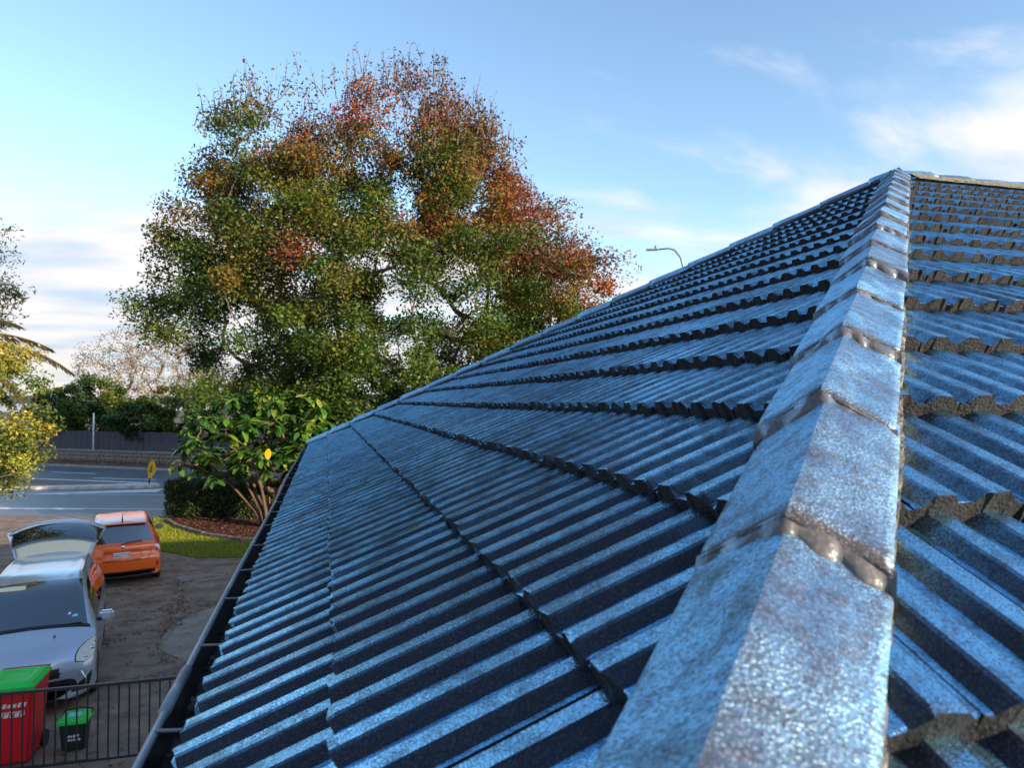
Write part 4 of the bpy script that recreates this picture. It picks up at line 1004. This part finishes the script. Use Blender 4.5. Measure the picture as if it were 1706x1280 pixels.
# bare upright twig tips standing out of the top
V = []; F = []; lp = []; lc = []
top = [p for p in tp if p[2] > 13.5]
for i in range(700):
    p = top[rng.integers(len(top))] + rng.normal(size=3)*np.array([0.5, 0.5, 0.2]); h = rng.uniform(0.6, 1.5)*(0.6+0.4*(p[2] > 15)); lean = rng.normal(size=2)*0.18
    pts = [p-np.array(tb), p-np.array(tb)+np.array([lean[0]*0.5, lean[1]*0.5, h*0.5]), p-np.array(tb)+np.array([lean[0]*1.4, lean[1], h])]
    v, f = tube_geo(pts, [0.028, 0.018, 0.007], 4); b0 = len(V); V += v; F += [tuple(b0+k for k in q) for q in f]
    for k in range(rng.integers(3, 16)):
        t = rng.uniform(0.1, 0.9); lp.append(pts[0]*(1-t)+pts[2]*t+rng.normal(size=3)*0.12)
tag(mesh_obj('twig_tips', V, F, M['bark'], gum), kind='stuff')
leaves('tip_leaves', np.array(lp), np.full(len(lp), 0.15), pick([(0.10, 0.055, 0.035), (0.14, 0.06, 0.03), (0.07, 0.05, 0.03)], [3, 2, 2], len(lp)), M['leaf'], gum)

def simple_tint(cols, w, jit=0.3):
    return lambda pos, cl: pick(cols, w, len(cl), jit)
def clump_tint(cols, w, jit=0.25):
    def f(pos, cl):
        c = pick(cols, w, cl.max()+1, 0.3)[cl]; return np.clip(c*rng.uniform(1-jit, 1+jit, (len(cl), 1)), 0, 1)
    return f
def ball_prof(z0, z1, r): 
    out = []
    for i in range(7):
        t = i/6; z = z0+(z1-z0)*t; q = r*max(0.25, math.sin(pi*(0.12+0.8*t))**0.6); out.append((z, q, q))
    return out
def bushy(name, label, c, z0, z1, r, ncl, leaf_n, spread, size, tint, bark=None, group=None, seed=1, cat='tree', lm=None, lo=0.45, tip=0.012, aspect=0.6):
    pts = crown_points(ncl, ball_prof(z0, z1, r), c, 0, seed, lo, 1.0)
    cx, cy = c; zt = z0+(z1-z0)*0.55
    return tree(name, label, (cx, cy, 0), [(cx, cy, 0), (cx+.05, cy, z0*0.5+0.1), (cx, cy+.05, z0+0.2), (cx, cy, zt)], list(pts), leaf_n, spread, size, tint, bark or M['bark'], group, cat, tip, lm, aspect=aspect)
DK = [(0.030, 0.066, 0.016), (0.046, 0.096, 0.018), (0.068, 0.120, 0.020), (0.115, 0.155, 0.024)]
YG = [(0.20, 0.22, 0.030), (0.28, 0.26, 0.035), (0.14, 0.18, 0.028), (0.085, 0.125, 0.024), (0.36, 0.28, 0.04)]
# shrubs and trees over the fence
bg_ = 'shrubs growing over the far fence'
bushy('shrub', 'rounded dark green shrub left of the white pole, above the fence', (-20.6, 64.2), 1.6, 5.6, 2.3, 60, 160, 0.6, 0.24, clump_tint(DK, [2, 3, 3, 1.5]), group=bg_, seed=51, cat='shrub')
bushy('shrub', 'tallest dark green shrub right behind the white pole', (-17.6, 62.2), 1.6, 6.3, 2.9, 80, 170, 0.65, 0.24, clump_tint(DK, [2, 3, 3, 2]), group=bg_, seed=52, cat='shrub')
bushy('shrub', 'dark shrub spilling down over the middle of the fence', (-13.3, 57.2), 1.4, 4.2, 2.3, 60, 160, 0.55, 0.22, clump_tint(DK, [4, 3, 1, .5]), group=bg_, seed=53, cat='shrub')
bushy('shrub', 'olive green shrub above the fence beside the glossy round-leaved tree', (-10.9, 57.2), 1.7, 5.6, 2.6, 70, 150, 0.65, 0.24, clump_tint(DK+[(0.10, 0.11, 0.02)], [2, 2, 3, 2, 2]), group=bg_, seed=54, cat='shrub')
bushy('background_tree', 'pale yellow-green tree far behind the glossy round-leaved tree', (-7.2, 63.5), 2.2, 7.8, 3.6, 90, 110, 0.8, 0.22, clump_tint([(0.10, 0.11, 0.03), (0.14, 0.13, 0.05), (0.06, 0.085, 0.02)], [2, 2, 2]), seed=55)
bushy('background_tree', 'dark evergreen tree under the left limbs of the huge autumn tree', (-1.2, 52.0), 1.0, 6.0, 4.6, 110, 130, 0.9, 0.24, clump_tint(DK, [3, 3, 2, 1]), seed=56)
# thin tree almost bare of leaves
tb2 = Vector((-15.0, 66.5, 0)); pts = crown_points(480, [(4.0, 3.0, 4.5), (6.0, 5.2, 6.4), (8.2, 5.6, 7.0), (9.6, 4.2, 6.0), (10.8, 1.8, 3.5)], (tb2.x, tb2.y), 0, 57, 0.2, 0.8)
tree('bare_tree', 'nearly leafless pale branching tree above the fence', tuple(tb2), [tb2, tb2+Vector((0.3, 0, 1.5)), tb2+Vector((0.5, 0, 3)), tb2+Vector((0.6, 0, 5))], list(pts), 22, 0.75, 0.15, simple_tint([(0.20, 0.16, 0.07), (0.13, 0.13, 0.045), (0.22, 0.15, 0.10)], [2, 2, 2]), M['twig'], tip=0.026, sub=4)

# left edge: yellow-green shrub tree, dark tree, palm
bushy('shrub_tree', 'yellow-green small-leaved tree at the left edge beside the drive', (-6.75, 16.1), 2.7, 5.8, 1.5, 110, 250, 0.38, 0.085, clump_tint(YG, [3, 1.2, 3.5, 4, .5]), M['redbark'], seed=58, tip=0.007, lo=0.3, aspect=0.5)
bushy('background_tree', 'dark feathery tree high at the left edge', (-13.2, 26.6), 4.5, 12.0, 3.3, 130, 170, 0.7, 0.16, clump_tint([(0.035, 0.060, 0.022), (0.050, 0.070, 0.028), (0.070, 0.075, 0.03)], [3, 3, 1]), seed=59, aspect=0.3)
palm = empty('palm_tree', (-9.75, 19.8, 0), 0, 'palm with drooping brown-green fronds at the left edge', 'palm')
tube('trunk', [(0, 0, 0), (0.1, 0, 2.5), (0.05, 0.05, 5.6)], [0.22, 0.18, 0.17], M['bark'], palm, 12)
rg = random.Random(9)
for k in range(18):
    az = k*2*pi/18 + rg.uniform(-.12, .12) if k > 2 else (0.02, -0.30, 0.28)[k]
    el = rg.uniform(-0.1, 0.9) if k > 2 else (0.42, 0.20, 0.60)[k]; LN = rg.uniform(3.0, 3.8) if k > 2 else (4.1, 3.7, 3.4)[k]
    V = []; F = []; P_ = []; p = Vector((0.05, 0.05, 5.7)); e = el
    for i in range(24):
        P_.append(p.copy()); p = p + Vector((math.cos(az)*math.cos(e), math.sin(az)*math.cos(e), math.sin(e)))*LN/24; e -= 0.050
    fr = tube('frond', P_, [0.03*(1-i/25)+0.004 for i in range(24)], M['twig'], palm, 5)
    sd_ = Vector((-math.sin(az), math.cos(az), 0)); lv = []; tin = []
    for i in range(2, 24):
        for sgn in (-1, 1):
            for h in range(3):
                L = 0.62*math.sin(pi*min(0.97, 0.18+0.8*i/24))**0.7*rg.uniform(0.75, 1.1); b0 = len(V); q = P_[i] + (P_[min(i+1, 23)]-P_[i])*(h/3); t = (P_[min(i+1, 23)]-P_[i-1]).normalized()
                d = (sd_*sgn*0.72 + t*0.65 + Vector((0, 0, rg.uniform(-0.55, -0.1)))).normalized(); w = t.cross(d).cross(d).normalized()*0.026
                V += [q-w, q+w, q+d*L*0.6+w*0.8+Vector((0, 0, -.02)), q+d*L+Vector((0, 0, -.10*L)), q+d*L*0.6-w*0.8+Vector((0, 0, -.02))]; F.append((b0, b0+1, b0+2, b0+3, b0+4))
                c = rg.choice([(0.045, 0.045, 0.014), (0.03, 0.04, 0.014), (0.075, 0.05, 0.024), (0.11, 0.07, 0.038)]); tin += [(*c, 1)]*5
    me = bpy.data.meshes.new('leaflets'); me.from_pydata([tuple(v) for v in V], [], F); ca = me.color_attributes.new('tint', 'FLOAT_COLOR', 'POINT'); ca.data.foreach_set('color', np.array(tin, dtype=np.float32).ravel()); me.materials.append(M['leaf'])
    tag(link(bpy.data.objects.new('leaflets', me), fr), kind='stuff')

# clipped hedge beside the lawn
hA, hB = Vector((-5.75, 29.35, 0)), Vector((1.5, 26.7, 0)); hd = hB-hA; hLn = hd.length
hedge = empty('hedge', tuple(hA), math.atan2(hd.y, hd.x), 'clipped dark green box hedge between the lawn and the road', 'hedge')
box('hedge_core', (hLn/2, 0.6, 0.66), (hLn-0.35, 0.8, 1.25), mat('hedge_twigs', (0.018, 0.020, 0.010), 0.95), hedge)
n = 15000; fsel = rng.choice(4, n, p=[0.5, 0.28, 0.12, 0.10]); u_ = rng.uniform(0, hLn, n); v_ = rng.uniform(0, 1, n); jt = rng.normal(size=n)*0.05
px_ = np.where(fsel == 2, jt, u_); py_ = np.where(fsel == 0, jt, np.where(fsel == 3, 1.2+jt, v_*1.2)); pz_ = np.where(fsel == 1, 1.40+jt+0.04*np.sin(u_*4), 0.05+rng.uniform(0, 1, n)*1.35)
hsel = pick([(0.035, 0.062, 0.014), (0.060, 0.095, 0.016), (0.120, 0.135, 0.022), (0.022, 0.036, 0.010)], [3, 3, 1.6, 2], n)
leaves('hedge_leaves', np.stack([px_, py_, pz_], 1), np.full(n, 0.095), hsel, M['leaf'], hedge, up=0.1)

# round-leaved glossy tree: multi-stem, every large leaf its own piece
pk = Vector((-1.75, 26.0, 0)); puka = empty('round_leaved_tree', tuple(pk), 0, 'small multi-stemmed tree with big glossy green leaves beside the gutter', 'tree')
pts = crown_points(155, [(1.9, 2.4, 2.2), (2.6, 3.2, 2.7), (3.4, 3.1, 2.7), (4.1, 2.4, 2.3), (4.8, 1.3, 1.4)], (0.05, 0.0), 0, 61, 0.30, 0.8)
nodes, par, rad = skeleton([(0, 0, 0), (0.02, 0, 0.25), (0.05, 0.02, 0.5)], list(pts), tip=0.026, sub=5, up=0.25, wob=0.10)
# several stems rising from the base
stems = skeleton_mesh('trunk', nodes, par, rad, M['redbark'], puka, rmax=0.13)
for k in range(9):
    a = k*2*pi/9+0.2; e = Vector((math.cos(a)*rng.uniform(1.0, 2.2), math.sin(a)*rng.uniform(0.8, 1.6), rng.uniform(2.0, 2.6)))
    tube('stem', [(math.cos(a)*0.08, math.sin(a)*0.08, 0), (e.x*0.22, e.y*0.22, 0.7), (e.x*0.55, e.y*0.55, 1.5), tuple(e)], [0.085, 0.065, 0.05, 0.03], M['redbark'], puka, 8)
pl_m = {}
def big_leaf(tint, var):
    me = bpy.data.meshes.new('leaf'); V = []; F = []
    n = 7
    for i in range(n):
        t = i/(n-1); w = 0.46*math.sin(pi*min(1, 0.06+0.90*t))**0.75; z = -0.22*(t-0.35)**2 + 0.02*var
        V += [(-w*0.5, t-0.1, z+0.06*w), (0, t-0.1, z-0.02), (w*0.5, t-0.1, z+0.06*w)]
    for i in range(n-1):
        a = i*3; F += [(a, a+1, a+4, a+3), (a+1, a+2, a+5, a+4)]
    me.from_pydata(V, [], F); ca = me.color_attributes.new('tint', 'FLOAT_COLOR', 'POINT')
    ca.data.foreach_set('color', np.array([(*tint, 1)]*len(V), dtype=np.float32).ravel()); me.materials.append(M['gloss_leaf']); me.polygons.foreach_set('use_smooth', [True]*len(F)); return me
LT = [(0.040, 0.12, 0.018), (0.060, 0.15, 0.020), (0.10, 0.20, 0.022), (0.16, 0.24, 0.028), (0.025, 0.07, 0.014), (0.22, 0.26, 0.035)]
lms = [big_leaf(t, k) for t in LT for k in (0, 1)]; yl = big_leaf((0.75, 0.33, 0.012), 0)
allv = []
for p in pts:
    for k in range(rng.integers(13, 19)):
        az = rng.uniform(0, 2*pi); el = rng.uniform(-1.1, 0.35); s = rng.uniform(0.32, 0.48)
        q = Vector(p) + Vector((math.cos(az), math.sin(az), 0))*rng.uniform(0.03, 0.16) + Vector((0, 0, rng.uniform(-.15, .12)))
        mtx = Matrix.Translation(q) @ Matrix.Rotation(az-pi/2, 4, 'Z') @ Matrix.Rotation(el, 4, 'X') @ Matrix.Rotation(rng.uniform(-.5, .5), 4, 'Y') @ Matrix.Diagonal((s, s, s, 1))
        lit = 0.5*(q.z-2.2)/2.5 - q.y*0.1
        m_i = rng.choice(12, p=np.array([3, 3, 3, 3, 3, 3, 1.6, 1.6, 3, 3, .7, .7])/28.6)
        allv.append((q.y - 0.3*abs(q.x) + rng.uniform(0, .4), mtx, lms[m_i]))
allv.sort(key=lambda t: t[0])
bmr = bmesh.new(); tl = bmr.verts.layers.float_color.new('tint')
for i, (d, mtx, me) in enumerate(allv):
    if i < 298:
        o = bpy.data.objects.new('leaf', me); o.matrix_world = mtx; link(o, puka)
    else:
        b = bmesh.new(); b.from_mesh(me); bmesh.ops.transform(b, matrix=mtx, verts=b.verts); tmp = bpy.data.meshes.new('t'); b.to_mesh(tmp); b.free(); bmr.from_mesh(tmp); bpy.data.meshes.remove(tmp)
tag(bm_obj('leaf_mass', bmr, M['gloss_leaf'], puka, True), kind='stuff')
o = bpy.data.objects.new('leaf', yl); o.matrix_world = Matrix.Translation((0.18, -2.6, 2.95)) @ Matrix.Rotation(0.3, 4, 'Z') @ Matrix.Rotation(-1.35, 4, 'X') @ Matrix.Diagonal((0.44, 0.34, 0.4, 1)); link(o, puka); o['label'] = 'single bright yellow dying leaf'
bushy('shrub', 'dense dark green shrub between the glossy tree and the roof end', (1.6, 28.6), 0.8, 5.6, 2.6, 90, 190, 0.55, 0.15, clump_tint(DK, [3, 3, 2, .6]), seed=62, cat='shrub')

# grass blades, bark chips, fallen leaves
from mathutils.geometry import intersect_point_tri_2d
def in_poly(x, y, P):
    c = False; j = len(P)-1
    for i in range(len(P)):
        if ((P[i][1] > y) != (P[j][1] > y)) and (x < (P[j][0]-P[i][0])*(y-P[i][1])/(P[j][1]-P[i][1])+P[i][0]): c = not c
        j = i
    return c
lawn_poly = lawn_edge[:6] + [(1.0, 21.2), (1.0, 23.1)] + bed_edge[:5][::-1]
gp = []
while len(gp) < 16000:
    x, y = random.uniform(-6.5, 1), random.uniform(21, 30.2)
    if in_poly(x, y, lawn_poly): gp.append((x, y))
n = len(gp); V = np.zeros((n*3, 3)); hh = rng.uniform(0.04, 0.10, n); aa = rng.uniform(0, 2*pi, n); gpa = np.array(gp)
lean = rng.normal(size=(n, 2))*0.03
V[0::3, :2] = gpa + np.stack([np.cos(aa), np.sin(aa)], 1)*0.012; V[1::3, :2] = gpa - np.stack([np.cos(aa), np.sin(aa)], 1)*0.012; V[2::3, :2] = gpa+lean; V[0::3, 2] = V[1::3, 2] = 0.01; V[2::3, 2] = hh
me = bpy.data.meshes.new('grass'); me.vertices.add(3*n); me.vertices.foreach_set('co', V.ravel()); me.loops.add(3*n); me.loops.foreach_set('vertex_index', np.arange(3*n, dtype=np.int32)); me.polygons.add(n); me.polygons.foreach_set('loop_start', np.arange(0, 3*n, 3, dtype=np.int32)); me.update(calc_edges=True)
ca = me.color_attributes.new('tint', 'FLOAT_COLOR', 'POINT'); tg_ = np.ones((n, 4)); tg_[:, :3] = pick([(0.20, 0.25, 0.014), (0.28, 0.27, 0.018), (0.14, 0.20, 0.014), (0.34, 0.26, 0.025)], [3, 2.5, 2, 1], n); ca.data.foreach_set('color', np.repeat(tg_, 3, axis=0).ravel()); me.materials.append(M['leaf'])
go = tag(link(bpy.data.objects.new('grass', me)), 'short yellow-green grass on the lawn beside the drive', 'grass', kind='stuff')
bed_poly = bed_edge[:6] + [(0.5, 26.5), (-5.2, 29.0)]
cp = []
while len(cp) < 5000:
    x, y = random.uniform(-5.5, .5), random.uniform(23, 29)
    if in_poly(x, y, bed_poly): cp.append((x, y, 0.065+random.uniform(0, .03)))
co_ = leaves('bark_chips', np.array(cp), np.full(len(cp), 0.10), pick([(0.15, 0.055, 0.035), (0.10, 0.038, 0.026), (0.20, 0.085, 0.055), (0.06, 0.03, 0.022)], [3, 3, 1.5, 2], len(cp)), M['leaf'], None, up=1.5); tag(co_, 'red-brown bark chips covering the garden bed', 'bark chips')
fp = []
for (p, w) in CR:
    for i in range(len(p)-1):
        L = math.dist(p[i], p[i+1])
        for k in range(int(L*38)):
            t = random.random(); fp.append((p[i][0]*(1-t)+p[i+1][0]*t+random.gauss(0, .09), p[i][1]*(1-t)+p[i+1][1]*t+random.gauss(0, .09), 0.016))
for k in range(2200): fp.append((random.uniform(-8, 0.3), random.uniform(8, 29), 0.016))
for k in range(160): a = random.uniform(1.6, 4.4); fp.append((-1.75+1.05*math.cos(a)+random.gauss(0, .08), 14.8+1.92*math.sin(a)+random.gauss(0, .08), 0.018))
for k in range(120): fp.append((-2.95+random.gauss(0, .25), 16.7+random.gauss(0, .45), 0.018))
fp = [q for q in fp if not (in_poly(q[0], q[1], lawn_poly) and random.random() < 0.7)]
n = len(fp); lo_ = leaves('fallen_leaves', np.array(fp), np.full(n, 0.055), pick([(0.30, 0.085, 0.03), (0.22, 0.11, 0.05), (0.14, 0.06, 0.035), (0.34, 0.17, 0.06)], [3, 3, 3, 1.5], n), M['leaf'], None, 0.7, up=4); tag(lo_, 'orange and brown fallen leaves scattered over the drive', 'fallen leaves')
vp = np.stack([rng.uniform(-24, 0, 2600), np.zeros(2600), np.full(2600, 0.14)], 1); vp[:, 1] = 55.62-(vp[:, 0]+18.22)*0.705+rng.uniform(0.3, 3.6, 2600)
lo2 = leaves('verge_leaves', vp, np.full(2600, 0.12), pick([(0.26, 0.10, 0.05), (0.20, 0.11, 0.06), (0.12, 0.06, 0.04)], [3, 3, 2], 2600), M['leaf'], None, 0.7, up=4); tag(lo2, 'brown leaf litter on the verge below the stone wall', 'leaf litter')
